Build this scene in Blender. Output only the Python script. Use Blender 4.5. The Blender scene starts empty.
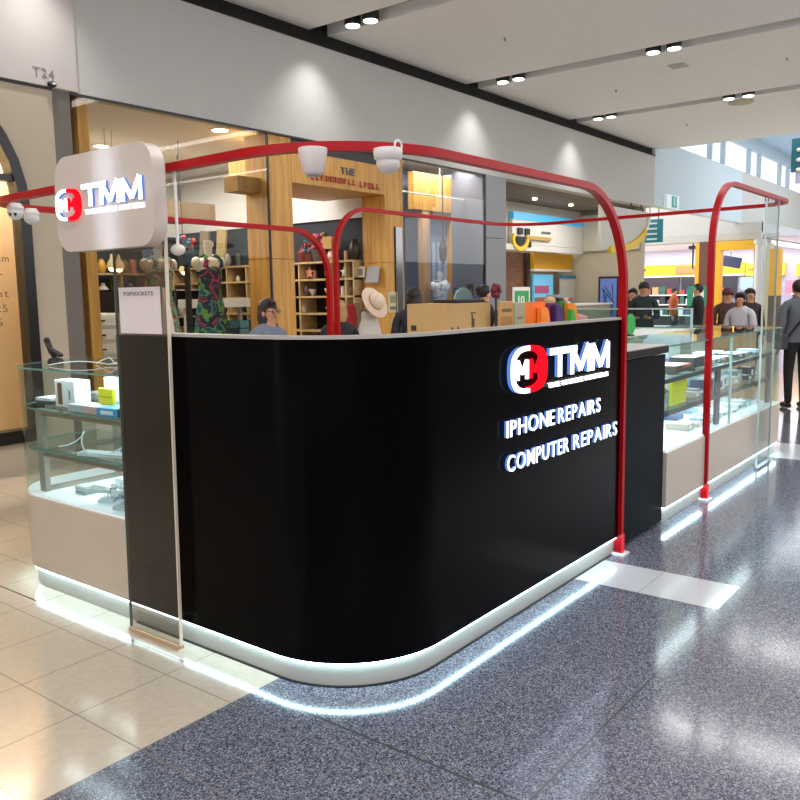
import bpy, bmesh, math, random
from mathutils import Vector, Matrix
random.seed(7)
PI = math.pi
S = bpy.context.scene
COL = S.collection

# ------------------------------------------------------------------ camera
F = 820.0; H = 1.62
def nz(v): return Vector(v).normalized()
CX = nz((642, 116, -F)); CY = nz((-1063, 88, -F)); CZ = CX.cross(CY).normalized(); CY = CZ.cross(CX)
RM = Matrix((CX, CY, CZ))                 # world = RM @ cam
cam_d = bpy.data.cameras.new('camera'); cam = bpy.data.objects.new('camera', cam_d); COL.objects.link(cam)
cam.matrix_world = Matrix.Translation((0, 0, H)) @ RM.to_4x4()
cam_d.sensor_width = 36; cam_d.lens = 36 * F / 800; cam_d.clip_end = 200; cam_d.clip_start = .05
S.camera = cam
C0 = Vector((0, 0, H))
def ray(u, v): return RM @ Vector((u - 400, -(v - 400), -F))
def Pz(u, v, z=0): r = ray(u, v); return C0 + r * ((z - H) / r.z)
def Px(u, v, x): r = ray(u, v); return C0 + r * (x / r.x)
def Py(u, v, y): r = ray(u, v); return C0 + r * (y / r.y)

# ------------------------------------------------------------------ materials
def hx(h):
    h = h.lstrip('#'); o = []
    for i in (0, 2, 4):
        c = int(h[i:i+2], 16) / 255
        o.append(c / 12.92 if c <= .04045 else ((c + .055) / 1.055) ** 2.4)
    return (*o, 1)
MC = {}
def mat(h, rough=.5, spec=.5, metal=0, em=None, es=0, name=None, bump=0, var=0, scale=6):
    k = (h, rough, spec, metal, em, es, bump, var, scale)
    if k in MC: return MC[k]
    m = bpy.data.materials.new(name or 'mat_' + h.strip('#')); m.use_nodes = True
    nt = m.node_tree; b = nt.nodes['Principled BSDF']
    c = hx(h); b.inputs['Base Color'].default_value = c
    b.inputs['Roughness'].default_value = rough; b.inputs['Specular IOR Level'].default_value = spec
    b.inputs['Metallic'].default_value = metal
    if em: b.inputs['Emission Color'].default_value = hx(em); b.inputs['Emission Strength'].default_value = es
    # gentle procedural variation so nothing is perfectly flat
    tc = nt.nodes.new('ShaderNodeTexCoord'); n = nt.nodes.new('ShaderNodeTexNoise'); n.inputs['Scale'].default_value = scale
    n.inputs['Detail'].default_value = 4
    nt.links.new(tc.outputs['Object'], n.inputs['Vector'])
    mx = nt.nodes.new('ShaderNodeMix'); mx.data_type = 'RGBA'; v = var or .04
    mx.inputs['A'].default_value = tuple(max(0, x * (1 - v)) for x in c[:3]) + (1,)
    mx.inputs['B'].default_value = tuple(min(1, x * (1 + v)) for x in c[:3]) + (1,)
    nt.links.new(n.outputs['Fac'], mx.inputs['Factor']); nt.links.new(mx.outputs['Result'], b.inputs['Base Color'])
    if bump:
        bp = nt.nodes.new('ShaderNodeBump'); bp.inputs['Strength'].default_value = bump; bp.inputs['Distance'].default_value = .01
        nt.links.new(n.outputs['Fac'], bp.inputs['Height']); nt.links.new(bp.outputs['Normal'], b.inputs['Normal'])
    MC[k] = m; return m
def emis(h, s, name='lit'):
    k = ('e', h, s)
    if k in MC: return MC[k]
    m = bpy.data.materials.new(name); m.use_nodes = True; nt = m.node_tree; nt.nodes.clear()
    o = nt.nodes.new('ShaderNodeOutputMaterial'); e = nt.nodes.new('ShaderNodeEmission')
    e.inputs['Color'].default_value = hx(h); e.inputs['Strength'].default_value = s
    nt.links.new(e.outputs[0], o.inputs[0]); MC[k] = m; return m
def glass(tint='#eef8f6', refl=1.0, name='clear_glass', ior=1.45):
    k = ('g', tint, refl, ior)
    if k in MC: return MC[k]
    m = bpy.data.materials.new(name); m.use_nodes = True; nt = m.node_tree; nt.nodes.clear()
    o = nt.nodes.new('ShaderNodeOutputMaterial'); t = nt.nodes.new('ShaderNodeBsdfTransparent'); g = nt.nodes.new('ShaderNodeBsdfGlossy')
    g.inputs['Roughness'].default_value = .01; g.inputs['Color'].default_value = (1, 1, 1, 1)
    t.inputs['Color'].default_value = hx(tint); f = nt.nodes.new('ShaderNodeFresnel'); f.inputs['IOR'].default_value = ior
    mu = nt.nodes.new('ShaderNodeMath'); mu.operation = 'MULTIPLY'; mu.inputs[1].default_value = refl
    mx = nt.nodes.new('ShaderNodeMixShader')
    ge = nt.nodes.new('ShaderNodeNewGeometry'); iv = nt.nodes.new('ShaderNodeMath'); iv.operation = 'SUBTRACT'; iv.inputs[0].default_value = 1
    m2 = nt.nodes.new('ShaderNodeMath'); m2.operation = 'MULTIPLY'; m2.use_clamp = True
    nt.links.new(ge.outputs['Backfacing'], iv.inputs[1]); nt.links.new(iv.outputs[0], m2.inputs[1]); nt.links.new(mu.outputs[0], m2.inputs[0])
    nt.links.new(f.outputs[0], mu.inputs[0]); nt.links.new(m2.outputs[0], mx.inputs[0])
    nt.links.new(t.outputs[0], mx.inputs[1]); nt.links.new(g.outputs[0], mx.inputs[2]); nt.links.new(mx.outputs[0], o.inputs[0])
    MC[k] = m; return m
def wood(h1, h2, rough=.4, stretch=(14, 14, .8), name='wood'):
    k = ('w', h1, h2, rough, stretch)
    if k in MC: return MC[k]
    m = bpy.data.materials.new(name); m.use_nodes = True; nt = m.node_tree; b = nt.nodes['Principled BSDF']
    tc = nt.nodes.new('ShaderNodeTexCoord'); mp = nt.nodes.new('ShaderNodeMapping'); mp.inputs['Scale'].default_value = stretch
    n = nt.nodes.new('ShaderNodeTexNoise'); n.inputs['Scale'].default_value = 1.5; n.inputs['Detail'].default_value = 6; n.inputs['Distortion'].default_value = .6
    r = nt.nodes.new('ShaderNodeValToRGB'); r.color_ramp.elements[0].position = .35; r.color_ramp.elements[1].position = .68
    r.color_ramp.elements[0].color = hx(h1); r.color_ramp.elements[1].color = hx(h2)
    nt.links.new(tc.outputs['Object'], mp.inputs[0]); nt.links.new(mp.outputs[0], n.inputs['Vector'])
    nt.links.new(n.outputs['Fac'], r.inputs[0]); nt.links.new(r.outputs[0], b.inputs['Base Color']); b.inputs['Roughness'].default_value = rough
    MC[k] = m; return m
def patchwork(cols, scale=14, rough=.7, name='print_cloth'):
    k = ('p', tuple(cols), scale)
    if k in MC: return MC[k]
    m = bpy.data.materials.new(name); m.use_nodes = True; nt = m.node_tree; b = nt.nodes['Principled BSDF']
    tc = nt.nodes.new('ShaderNodeTexCoord'); n = nt.nodes.new('ShaderNodeTexNoise'); n.inputs['Scale'].default_value = scale; n.inputs['Detail'].default_value = 1.5; n.inputs['Distortion'].default_value = 1.2
    r = nt.nodes.new('ShaderNodeValToRGB'); r.color_ramp.interpolation = 'CONSTANT'
    el = r.color_ramp.elements
    while len(el) < len(cols): el.new(.5)
    for i, c in enumerate(cols): el[i].position = .3 + .4 * i / len(cols) if i else 0; el[i].color = hx(c)
    nt.links.new(tc.outputs['Object'], n.inputs['Vector']); nt.links.new(n.outputs['Fac'], r.inputs[0]); nt.links.new(r.outputs[0], b.inputs['Base Color'])
    b.inputs['Roughness'].default_value = rough; MC[k] = m; return m

def floor_material():
    m = bpy.data.materials.new('mall_floor_tiles'); m.use_nodes = True; nt = m.node_tree; b = nt.nodes['Principled BSDF']
    N = nt.nodes.new; L = nt.links.new
    tc = N('ShaderNodeTexCoord'); sp = N('ShaderNodeSeparateXYZ'); L(tc.outputs['Object'], sp.inputs[0])
    def M(op, a, b_=None, c=None):
        x = N('ShaderNodeMath'); x.operation = op
        for i, q in enumerate((a, b_, c)):
            if q is None: continue
            if isinstance(q, (int, float)): x.inputs[i].default_value = q
            else: L(q, x.inputs[i])
        return x.outputs[0]
    def mix(f, a, b_):
        x = N('ShaderNodeMix'); x.data_type = 'RGBA'
        L(f, x.inputs['Factor'])
        for k, q in (('A', a), ('B', b_)):
            if isinstance(q, str): x.inputs[k].default_value = hx(q)
            else: L(q, x.inputs[k])
        return x.outputs['Result']
    X, Y = sp.outputs[0], sp.outputs[1]
    def line(v, off, per, w):
        d = M('PINGPONG', M('SUBTRACT', v, off), per / 2) ; return M('LESS_THAN', d, w)
    def rng(v, a, b_): return M('MULTIPLY', M('GREATER_THAN', v, a), M('LESS_THAN', v, b_))
    # terrazzo speckle
    vo = N('ShaderNodeTexVoronoi'); vo.inputs['Scale'].default_value = 200; L(tc.outputs['Object'], vo.inputs['Vector'])
    sv = N('ShaderNodeSeparateColor'); L(vo.outputs['Color'], sv.inputs[0])
    r = N('ShaderNodeValToRGB'); r.color_ramp.interpolation = 'CONSTANT'; e = r.color_ramp.elements
    for _ in range(2): e.new(.5)
    for i, (p, c) in enumerate(((0, '#3e404e'), (.30, '#60626f'), (.62, '#7a7c8a'), (.88, '#989aa8'))): e[i].position = p; e[i].color = hx(c)
    L(sv.outputs[0], r.inputs[0])
    # cream
    n = N('ShaderNodeTexNoise'); n.inputs['Scale'].default_value = 30; n.inputs['Detail'].default_value = 6; L(tc.outputs['Object'], n.inputs['Vector'])
    r2 = N('ShaderNodeValToRGB'); r2.color_ramp.elements[0].position = .3; r2.color_ramp.elements[1].position = .7
    r2.color_ramp.elements[0].color = hx('#bfb19e'); r2.color_ramp.elements[1].color = hx('#c8bbaa'); L(n.outputs['Fac'], r2.inputs[0])
    cream = M('MAXIMUM', M('GREATER_THAN', Y, 2.47), M('GREATER_THAN', X, 12.1))
    base = mix(cream, r.outputs[0], r2.outputs[0])
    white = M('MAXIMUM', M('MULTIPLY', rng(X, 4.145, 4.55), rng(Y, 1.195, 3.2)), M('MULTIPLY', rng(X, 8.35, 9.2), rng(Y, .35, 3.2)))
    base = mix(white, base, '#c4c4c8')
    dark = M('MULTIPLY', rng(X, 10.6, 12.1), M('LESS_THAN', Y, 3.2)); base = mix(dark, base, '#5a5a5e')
    g = M('MAXIMUM', line(X, 4.145 - .4225 * 30, .4225, .0022), line(Y, 1.195 - .425 * 30, .425, .0022))
    base = mix(M('MULTIPLY', g, M('SUBTRACT', 1.0, M('MULTIPLY', white, .3))), base, '#7c766c')
    s = M('MAXIMUM', M('LESS_THAN', M('ABSOLUTE', M('SUBTRACT', X, 2.157)), .006), M('LESS_THAN', M('ABSOLUTE', M('SUBTRACT', Y, 1.192)), .004))
    base = mix(s, base, '#4a4d4c')
    L(base, b.inputs['Base Color']); b.inputs['Roughness'].default_value = .13; b.inputs['Specular IOR Level'].default_value = .6
    n3 = N('ShaderNodeTexNoise'); n3.inputs['Scale'].default_value = 9; L(tc.outputs['Object'], n3.inputs['Vector'])
    L(M('MULTIPLY_ADD', n3.outputs['Fac'], .08, .08), b.inputs['Roughness'])
    return m

# ------------------------------------------------------------------ mesh builder
class B:
    def __init__(s, T=None): s.bm = bmesh.new(); s.T = T or Matrix()
    def _v(s, p): return s.bm.verts.new(s.T @ Vector(p))
    def box(s, x0, x1, y0, y1, z0, z1, bev=0):
        vs = [s._v((x, y, z)) for x in (x0, x1) for y in (y0, y1) for z in (z0, z1)]
        fs = [s.bm.faces.new([vs[i] for i in f]) for f in ((0,1,3,2),(4,6,7,5),(0,4,5,1),(2,3,7,6),(0,2,6,4),(1,5,7,3))]
        if bev:
            ed = list({e for f in fs for e in f.edges})
            bmesh.ops.bevel(s.bm, geom=ed, offset=bev, segments=2, affect='EDGES', profile=.5)
        return s
    def prism(s, pts, a, b, ax='z'):
        f = {'z': lambda p, h: (p[0], p[1], h), 'y': lambda p, h: (p[0], h, p[1]), 'x': lambda p, h: (h, p[0], p[1])}[ax]
        lo = [s._v(f(p, a)) for p in pts]; hi = [s._v(f(p, b)) for p in pts]; n = len(pts)
        try: s.bm.faces.new(lo[::-1]); s.bm.faces.new(hi)
        except ValueError: pass
        for i in range(n): s.bm.faces.new((lo[i], lo[(i+1) % n], hi[(i+1) % n], hi[i]))
        return s
    def band(s, out, inn, a, b):
        """vertical-walled strip between two open outlines of equal length"""
        n = len(out); R = []
        for i in range(n): R.append([s._v((out[i][0], out[i][1], a)), s._v((out[i][0], out[i][1], b)), s._v((inn[i][0], inn[i][1], b)), s._v((inn[i][0], inn[i][1], a))])
        for i in range(n - 1):
            for j in range(4): s.bm.faces.new((R[i][j], R[i+1][j], R[i+1][(j+1) % 4], R[i][(j+1) % 4]))
        s.bm.faces.new(R[0]); s.bm.faces.new(R[-1][::-1]); return s
    def tube(s, path, r, n=8, sq=None, cap=True):
        """swept circle (or rectangle sq=(w,h)) with parallel transport; r may be a list"""
        P = [Vector(p) for p in path]; k = len(P)
        t = [(P[min(i+1, k-1)] - P[max(i-1, 0)]).normalized() for i in range(k)]
        up = Vector((0, 0, 1)) if abs(t[0].z) < .9 else Vector((0, 1, 0))
        nrm = (up - t[0] * up.dot(t[0])).normalized(); rings = []
        for i in range(k):
            if i: nrm = (nrm - t[i] * nrm.dot(t[i])).normalized()
            bi = t[i].cross(nrm); rr = r[i] if isinstance(r, (list, tuple)) else r
            if sq: q = [(-sq[0]/2, -sq[1]/2), (sq[0]/2, -sq[1]/2), (sq[0]/2, sq[1]/2), (-sq[0]/2, sq[1]/2)]
            else: q = [(rr*math.cos(2*PI*j/n), rr*math.sin(2*PI*j/n)) for j in range(n)]
            rings.append([s._v(P[i] + nrm*a + bi*b) for a, b in q])
        m = len(rings[0])
        for i in range(k-1):
            for j in range(m): s.bm.faces.new((rings[i][j], rings[i][(j+1) % m], rings[i+1][(j+1) % m], rings[i+1][j]))
        if cap: s.bm.faces.new(rings[0][::-1]); s.bm.faces.new(rings[-1])
        return s
    def lathe(s, prof, c=(0,0,0), n=20, sx=1, sy=1, ax='z'):
        rings = []
        for r, h in prof:
            ring = []
            for j in range(n):
                a = 2*PI*j/n; p = (r*math.cos(a)*sx, r*math.sin(a)*sy, h)
                if ax == 'y': p = (p[0], -p[2], p[1])
                if ax == 'x': p = (p[2], p[1], p[0])
                ring.append(s._v((c[0]+p[0], c[1]+p[1], c[2]+p[2])))
            rings.append(ring)
        for i in range(len(rings)-1):
            for j in range(n): s.bm.faces.new((rings[i][j], rings[i][(j+1) % n], rings[i+1][(j+1) % n], rings[i+1][j]))
        s.bm.faces.new(rings[0][::-1]); s.bm.faces.new(rings[-1]); return s
    def ball(s, c, r, n=14):
        rx, ry, rz = (r, r, r) if isinstance(r, (int, float)) else r
        prof = [(max(.001, math.sin(PI*i/10)), -math.cos(PI*i/10)) for i in range(11)]
        T = s.T; s.T = T @ Matrix.Translation(c) @ Matrix.Diagonal((rx, ry, rz, 1)); s.lathe(prof, n=n); s.T = T; return s
    def stroke(s, pts, w, d0, d1):
        """2-D poly-line of width w drawn in local xy, extruded in z"""
        for a, b in zip(pts[:-1], pts[1:]):
            a = Vector(a); b = Vector(b); d = (b-a).normalized(); q = Vector((-d.y, d.x)) * w/2
            s.prism([a-q-d*0, b-q, b+q, a+q], d0, d1)
        return s
    def text(s, txt, T, size, depth=.002, width=None, bold=0):
        V = []; F_ = []; x = 0
        for ch in txt:                                        # glyph by glyph with an even gap
            if ch == ' ': x += .3; continue
            cu = bpy.data.curves.new('t', 'FONT'); cu.body = ch; cu.size = 1; cu.extrude = .5; cu.offset = bold; cu.resolution_u = 3
            ob = bpy.data.objects.new('t', cu); COL.objects.link(ob); bpy.context.view_layer.update()
            g = bpy.data.meshes.new_from_object(ob); bpy.data.objects.remove(ob); bpy.data.curves.remove(cu)
            x0 = min(v.co.x for v in g.vertices); x1 = max(v.co.x for v in g.vertices); n0 = len(V)
            V += [(v.co.x-x0+x, v.co.y, v.co.z) for v in g.vertices]; F_ += [[q+n0 for q in p.vertices] for p in g.polygons]
            x += x1-x0+.15; bpy.data.meshes.remove(g)
        if not V: return s
        me = bpy.data.meshes.new('t'); me.from_pydata(V, [], F_)
        ky = size / .72; kx = width / (x-.15) if width else ky
        for v in me.vertices: v.co = T @ Vector((v.co.x*kx, v.co.y*ky, v.co.z*depth))
        s.bm.from_mesh(me); bpy.data.meshes.remove(me); return s
    def build(s, name, m, parent=None, smooth=None, bev=0):
        if not s.bm.faces: s.bm.verts.new((0,0,0))
        bmesh.ops.recalc_face_normals(s.bm, faces=s.bm.faces[:])
        me = bpy.data.meshes.new(name); 
        if parent is not None:
            par = parent; off = Matrix()
            chain = []
            while par is not None: chain.append(par); par = par.parent
            for q in reversed(chain): off = off @ (q.matrix_parent_inverse @ q.matrix_basis)
            if not s.T.is_identity and getattr(s, 'local', False): off = Matrix()
            if not getattr(s, 'local', False): s.bm.transform(off.inverted())
        s.bm.to_mesh(me); s.bm.free()
        for q in (m if isinstance(m, (list, tuple)) else [m]): me.materials.append(q)
        if smooth is not None:
            for p in me.polygons: p.use_smooth = True
            try: me.set_sharp_from_angle(angle=math.radians(smooth))
            except Exception: pass
        o = bpy.data.objects.new(name, me); COL.objects.link(o)
        if parent is not None: o.parent = parent
        return o
def marks(T, n, w, h, d, seed=1, th=.16):
    """a row of n letter-like marks, too small in the photo to be read"""
    R_ = random.Random(seed); b = B(T); cw = w/n
    for i in range(n):
        x0, x1 = i*cw+cw*.1, i*cw+cw*.8; k = R_.randrange(4); sw = h*th
        b.stroke([(x0+sw/2, 0), (x0+sw/2, h)], sw, 0, d)
        if k != 1: b.stroke([(x0, h-sw/2), (x1, h-sw/2)], sw, 0, d)
        if k in (0, 2): b.stroke([(x0, h/2), (x1, h/2)], sw, 0, d)
        if k in (0, 3): b.stroke([(x1-sw/2, 0), (x1-sw/2, h)], sw, 0, d)
        if k in (1, 3): b.stroke([(x0, sw/2), (x1, sw/2)], sw, 0, d)
    return b
def LB(T=None):
    b = B(T); b.local = True; return b
def thing(name, label, cat, loc=(0,0,0), rz=0, group=None):
    o = bpy.data.objects.new(name, None); o.empty_display_size = .1; COL.objects.link(o)
    o.location = loc; o.rotation_euler = (0, 0, rz); o['label'] = label; o['category'] = cat
    if group: o['group'] = group
    return o
def tag(o, label, cat, group=None, kind=None):
    o['label'] = label; o['category'] = cat
    if group: o['group'] = group
    if kind: o['kind'] = kind
    return o
def struct(o): o['kind'] = 'structure'; return o
def sbox(name, dims, m, parent=None):
    o = B().box(*dims).build(name, m, parent)
    if parent is None: struct(o)
    return o
def arc(cx, cy, r, a0, a1, n=10):
    return [(cx + r*math.cos(math.radians(a0+(a1-a0)*i/n)), cy + r*math.sin(math.radians(a0+(a1-a0)*i/n))) for i in range(n+1)]
def light(name, kind, loc, power, color=(1,1,1), size=.3, sizey=None, rot=None, spot=None, blend=.5):
    d = bpy.data.lights.new(name, kind); d.energy = power; d.color = color
    if kind == 'AREA':
        d.size = size
        if sizey: d.shape = 'RECTANGLE'; d.size_y = sizey
    else: d.shadow_soft_size = size
    if kind == 'SPOT': d.spot_size = math.radians(spot); d.spot_blend = blend
    o = bpy.data.objects.new(name, d); COL.objects.link(o); o.location = loc
    if rot: o.rotation_euler = rot
    return o

# common materials
BLACK = mat('#040405', .2, .06, name='black_laminate')
CREAMC = mat('#c3b4a4', .32, .5, name='cream_laminate')
WHITE = mat('#e6e4e0', .35)
WHITEM = mat('#dcdad8', .5)
RED = mat('#a40511', .35, .2, name='red_gloss_metal')
GREY = mat('#8e8c8a', .6)
PLI = mat('#a8a49c', .4)
STEEL = mat('#9a9186', .4, .5, .2)
BRONZE = mat('#8a7868', .4, .5, .2)
DARK = mat('#1a1a1c', .4)
GLASS = glass('#f2f8f7', .55)
GEDGE = mat('#5f8f86', .15, .6, name='green_glass_edge')
LED = emis('#c4f0ff', 19, 'led_strip')
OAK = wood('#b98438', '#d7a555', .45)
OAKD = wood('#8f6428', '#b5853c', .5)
BEIGEW = mat('#b6aa97', .75, .2)
BULK = mat('#c0bfbd', .8, .2)
CEIL = mat('#eef1f4', .85, .2)
NAVY = mat('#20262f', .7)
SHELFW = wood('#a08358', '#c7ab7c', .5, (3, 3, 3))
SKIN = mat('#c08a6c', .55, .4)
SKIN2 = mat('#d3a283', .55, .4)
HAIRD = mat('#15110f', .5, bump=.6, scale=60)
HAIRB = mat('#a8854f', .5, bump=.6, scale=60)

# ================================================================== SETTING
fl = B().box(-6, 48, -8, 16, -.12, 0).build('floor', floor_material()); struct(fl)

# ceiling slabs with slots running in y
slots = [(4.35, 4.7), (7.97, 8.32), (11.62, 11.97), (15.3, 15.65)]
b = B(); x = -6
for a, c in slots: b.box(x, a, -8, 7.62, 4.98, 5.12); x = c
b.box(x, 20, -8, 7.62, 4.98, 5.12)
struct(b.build('ceiling', CEIL))
b = B()
for a, c in slots: b.box(a-.02, c+.02, -8, 7.75, 5.121, 5.17)
struct(b.build('trim_1', mat('#a29c95', .7, name='slot_grey')))
# unseen low walls opposite and behind camera, added for dark reflections, daylight enters above
sbox('wall_right', (-7, 44, -8.2, -8, 0, 3.1), mat('#6d655e', .6))
sbox('wall_left', (-7.2, -7, -8, 7.5, 0, 2.9), mat('#75624e', .6))
# high ceiling past the edge
struct(B().box(20, 60, -8, 7.6, 6.35, 6.5).build('ceiling', mat('#b9cfdd', .7)))  # blue of the sky reflection is put into this ceiling colour
struct(B().box(19.9, 20.02, -8, 7.6, 5.125, 6.5).build('trim_2', CEIL))
# left bulkhead (facade header), black shadow strip
sbox('wall_left', (-6, 19.7, 7.5, 7.7, 3.6, 4.8), BULK)
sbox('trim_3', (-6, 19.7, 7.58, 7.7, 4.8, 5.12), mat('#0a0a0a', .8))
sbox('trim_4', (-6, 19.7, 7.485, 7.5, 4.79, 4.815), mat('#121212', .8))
# beige T24 store front : wall with arched opening
def arch_outline(cx, zc, R, x0=None, z0=.33, n=18):
    return [(cx+R*math.cos(PI*i/n), zc+R*math.sin(PI*i/n)) for i in range(n+1)]
acx, azc, aR = 2.72, 2.45, 1.32
b = B()
ap = arch_outline(acx, azc, aR)                       # right -> left
# right pier and the parts above arch as strips
b.box(acx+aR, 4.36, 7.5, 7.72, 0, azc); b.box(-6, acx-aR, 7.5, 7.72, 0, azc)
b.box(acx-aR, acx+aR, 7.5, 7.72, 0, .33)
for i in range(len(ap)-1):
    (xa, za), (xb, zb) = ap[i], ap[i+1]
    b.prism([(xb, zb), (xa, za), (xa, 3.6), (xb, 3.6)], 7.5, 7.72, 'y')
b.box(acx+aR, 4.36, 7.5, 7.72, azc, 3.6); b.box(-6, acx-aR, 7.5, 7.72, azc, 3.6)
struct(b.build('wall_left', BEIGEW))
b = B().box(-6, 4.36, 7.49, 7.5, 3.58, 3.605); struct(b.build('trim_5', DARK))
b = B().box(-6, 4.62, 7.47, 7.5, 3.606, 4.79); struct(b.build('wall_left', mat('#bfb8b4', .8)))
# arched window
wn = B()
fr_o = [(acx+aR, .33)] + ap + [(acx-aR, .33)]
fr_i = [(acx+aR-.1, .41)] + arch_outline(acx, azc, aR-.1) + [(acx-aR+.1, .41)]
for i in range(len(fr_o)-1):
    wn.prism([fr_o[i], fr_o[i+1], fr_i[i+1], fr_i[i]], 7.44, 7.6, 'y')
wn.box(acx-aR, acx+aR, 7.44, 7.6, .30, .42)
wn.box(acx-aR+.05, acx+aR-.05, 7.46, 7.56, 2.70, 2.76); wn.box(acx-.02, acx+.03, 7.46, 7.56, .4, 3.7)
w1 = wn.build('window_1', mat('#0d0d0e', .3)); struct(w1)
B().prism([(acx+aR-.06, .4)] + arch_outline(acx, azc, aR-.06) + [(acx-aR+.06, .4)], 7.50, 7.51, 'y').build('window_pane', glass('#fbf4e8', .35), w1)
struct(B().box(-6, 4.36, 8.0, 8.1, 0, 3.6).build('wall_back', mat('#f2dcba', .8)))
struct(B().box(-6, 4.5, 7.72, 8.6, 3.4, 3.6).build('ceiling', mat('#e0d0b5', .8)))
light('t_store_fill', 'AREA', (3.1, 7.80, 3.3), 80, (1, .95, .86), 2.2, .1, rot=(math.radians(15), 0, 0))  # unseen lamp added to brighten the wall behind the arched window
TWL = Matrix(((1,0,0,0),(0,0,-1,0),(0,1,0,0),(0,0,0,1)))     # text in xz plane facing -y
def TY(x, y, z): return Matrix.Translation((x, y, z)) @ TWL
tl = thing('window_lettering', 'thin brown lettering on the arched shop window at far left', 'sign', (3.8, 7.5, 1.4))
for t, v, x1u in (('am', 262, 9), ('r', 279, 3), ('right', 297, 9), ('6-25', 312, 8), ('25', 326, 3)):
    p = Py(x1u, v, 7.495); w = .055*len(t); B().text(t, TY(p.x-w, 7.498, p.z), .07, .004, w).build('word', mat('#7a6040', .6), tl)
b = B().text('T24', TY(4.17, 7.466, 3.68), .085, .006); tag(b.build('shop_number', mat('#8a827c', .6)), 'small grey T24 shop number on the white panel top left', 'sign')
t = thing('emergency_light', 'small black oval fitting under the T24 shop number', 'light fitting', (4.34, 7.47, 3.62))
B().ball((4.34, 7.45, 3.625), (.045, .03, .03)).build('housing', DARK, t, 40); B().ball((4.345, 7.424, 3.627), (.02, .012, .01)).build('lens', WHITE, t, 40)

# facade posts
sbox('trim_6', (4.36, 4.54, 7.5, 7.75, 0, 3.6), mat('#6a625c', .6))
def wood_col(name, x0, x1, y0, y1, z1, label, m=OAK):
    t = thing(name, label, 'column', ((x0+x1)/2, (y0+y1)/2, 0))
    B().box(x0, x1, y0, y1, 0, 2.08).build('lower_panel', m, t); B().box(x0, x1, y0, y1, 2.09, z1).build('upper_panel', m, t)
    B().box(x0+.01, x1-.01, y0+.01, y1-.01, 2.08, 2.09).build('joint', OAKD, t); return t
sbox('trim_7', (4.64, 4.76, 7.55, 7.9, 0, 3.6), OAK)
wood_col('timber_column', 7.12, 7.52, 7.52, 7.93, 3.59, 'tall honey timber column left of the gift shop entrance')
wood_col('timber_column', 9.38, 9.80, 7.52, 7.95, 3.59, 'tall honey timber column right of the gift shop entrance')
# portal lintel
t = thing('entrance_lintel', 'deep honey timber lintel over the gift shop entrance', 'lintel', (8.45, 7.75, 3.04))
B().box(7.525, 9.375, 7.52, 8.7, 3.04, 3.43).build('beam', OAK, t)
t = thing('timber_beam', 'short timber stub beam left of the tall timber column', 'beam', (6.93, 7.8, 2.88))
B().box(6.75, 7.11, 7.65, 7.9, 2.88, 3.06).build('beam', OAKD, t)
b = B(); p = Py(342, 168, 7.51); b.text('THE', TY(8.44, 7.515, 3.235), .095, .02, .29, .01)
t = thing('shop_lettering', 'raised shop name lettering on the gift shop lintel', 'sign', (8.4, 7.5, 3.1))
b.build('word', mat('#4e5058', .4), t)
marks(TY(7.86, 7.515, 3.11), 10, .90, .07, .02, 3, .2).build('word', mat('#c9603e', .4), t); marks(TY(8.82, 7.515, 3.095), 5, .45, .075, .02, 8, .2).build('word', mat('#c9603e', .4), t)
# mullions and glass of facade
for i, (x0, x1) in enumerate(((7.085, 7.11), (12.03, 12.07))):
    sbox('trim_%d' % (8+i), (x0, x1, 7.49, 7.515, 0, 3.6), DARK)
gl1 = B().box(4.56, 7.09, 7.5, 7.508, .05, 3.6).build('window_2', glass('#f4f4f0', .5)); struct(gl1)
gl2 = B().box(9.82, 12.03, 7.5, 7.508, .05, 3.6).build('window_3', glass('#e8ecf2', .9)); struct(gl2)
gl3 = B().box(7.53, 9.37, 7.53, 7.538, 3.44, 3.59).build('window_4', DARK); struct(gl3)
sbox('trim_10', (4.54, 12.03, 7.495, 7.52, 3.575, 3.6), DARK)
# grey pilaster
t = thing('stone_pilaster', 'smooth grey stone pilaster between gift shop and food court shop', 'pilaster', (12.4, 7.6, 0))
B().box(12.07, 12.74, 7.5, 8.0, 0, 2.55).build('lower_slab', mat('#87888c', .35), t); B().box(12.07, 12.74, 7.5, 8.0, 2.56, 3.6).build('upper_slab', mat('#87888c', .35), t)

# ---- gift shop interior
xs = 9.32
def shy(u): return Px(u, 265, xs).y
sbox('wall_back', (4.6, 9.7, 12.6, 12.7, 0, 2.72), NAVY)
sbox('wall_back', (4.6, 9.7, 12.55, 12.7, 2.72, 3.75), WHITEM)
sbox('wall_right', (9.62, 9.72, 7.96, 12.6, 0, 2.78), NAVY)
sbox('wall_right', (9.58, 9.72, 7.96, 12.6, 2.78, 3.75), WHITEM)
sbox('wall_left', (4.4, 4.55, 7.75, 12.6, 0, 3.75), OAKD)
sbox('ceiling', (4.4, 9.72, 7.7, 12.7, 3.75, 3.85), mat('#e6e9ec', .8))
sbox('floor', (4.55, 9.62, 7.75, 12.6, 0.001, .012), mat('#8a7358', .5))
for i, (u, v, s) in enumerate(((220, 130, .3), (241, 166, .3), (227, 160, .25), (101, 146, .3), (188, 205, .2))):
    p = Pz(u, v, 3.74)
    if p.y < 12.3 and p.x < 9.5 and p.y > 7.8:
        t = thing('recessed_downlight', ['bright square downlight high in the gift shop ceiling by the glass edge', 'oval downlight left of the timber column in the gift shop', 'slim strip downlight beside the oval one in the gift shop', 'downlight just above the illuminated hanging sign', 'tiny downlight deep in the gift shop ceiling'][i], 'downlight', (p.x, p.y, 3.74), 0)
        B().lathe([(.13, 3.735), (.13, 3.75)], (p.x, p.y, 0), 16).build('trim_ring', WHITE, t); B().lathe([(.1, 3.728), (.1, 3.735)], (p.x, p.y, 0), 16).build('lens', emis('#fff2d8', 9), t)
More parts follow.
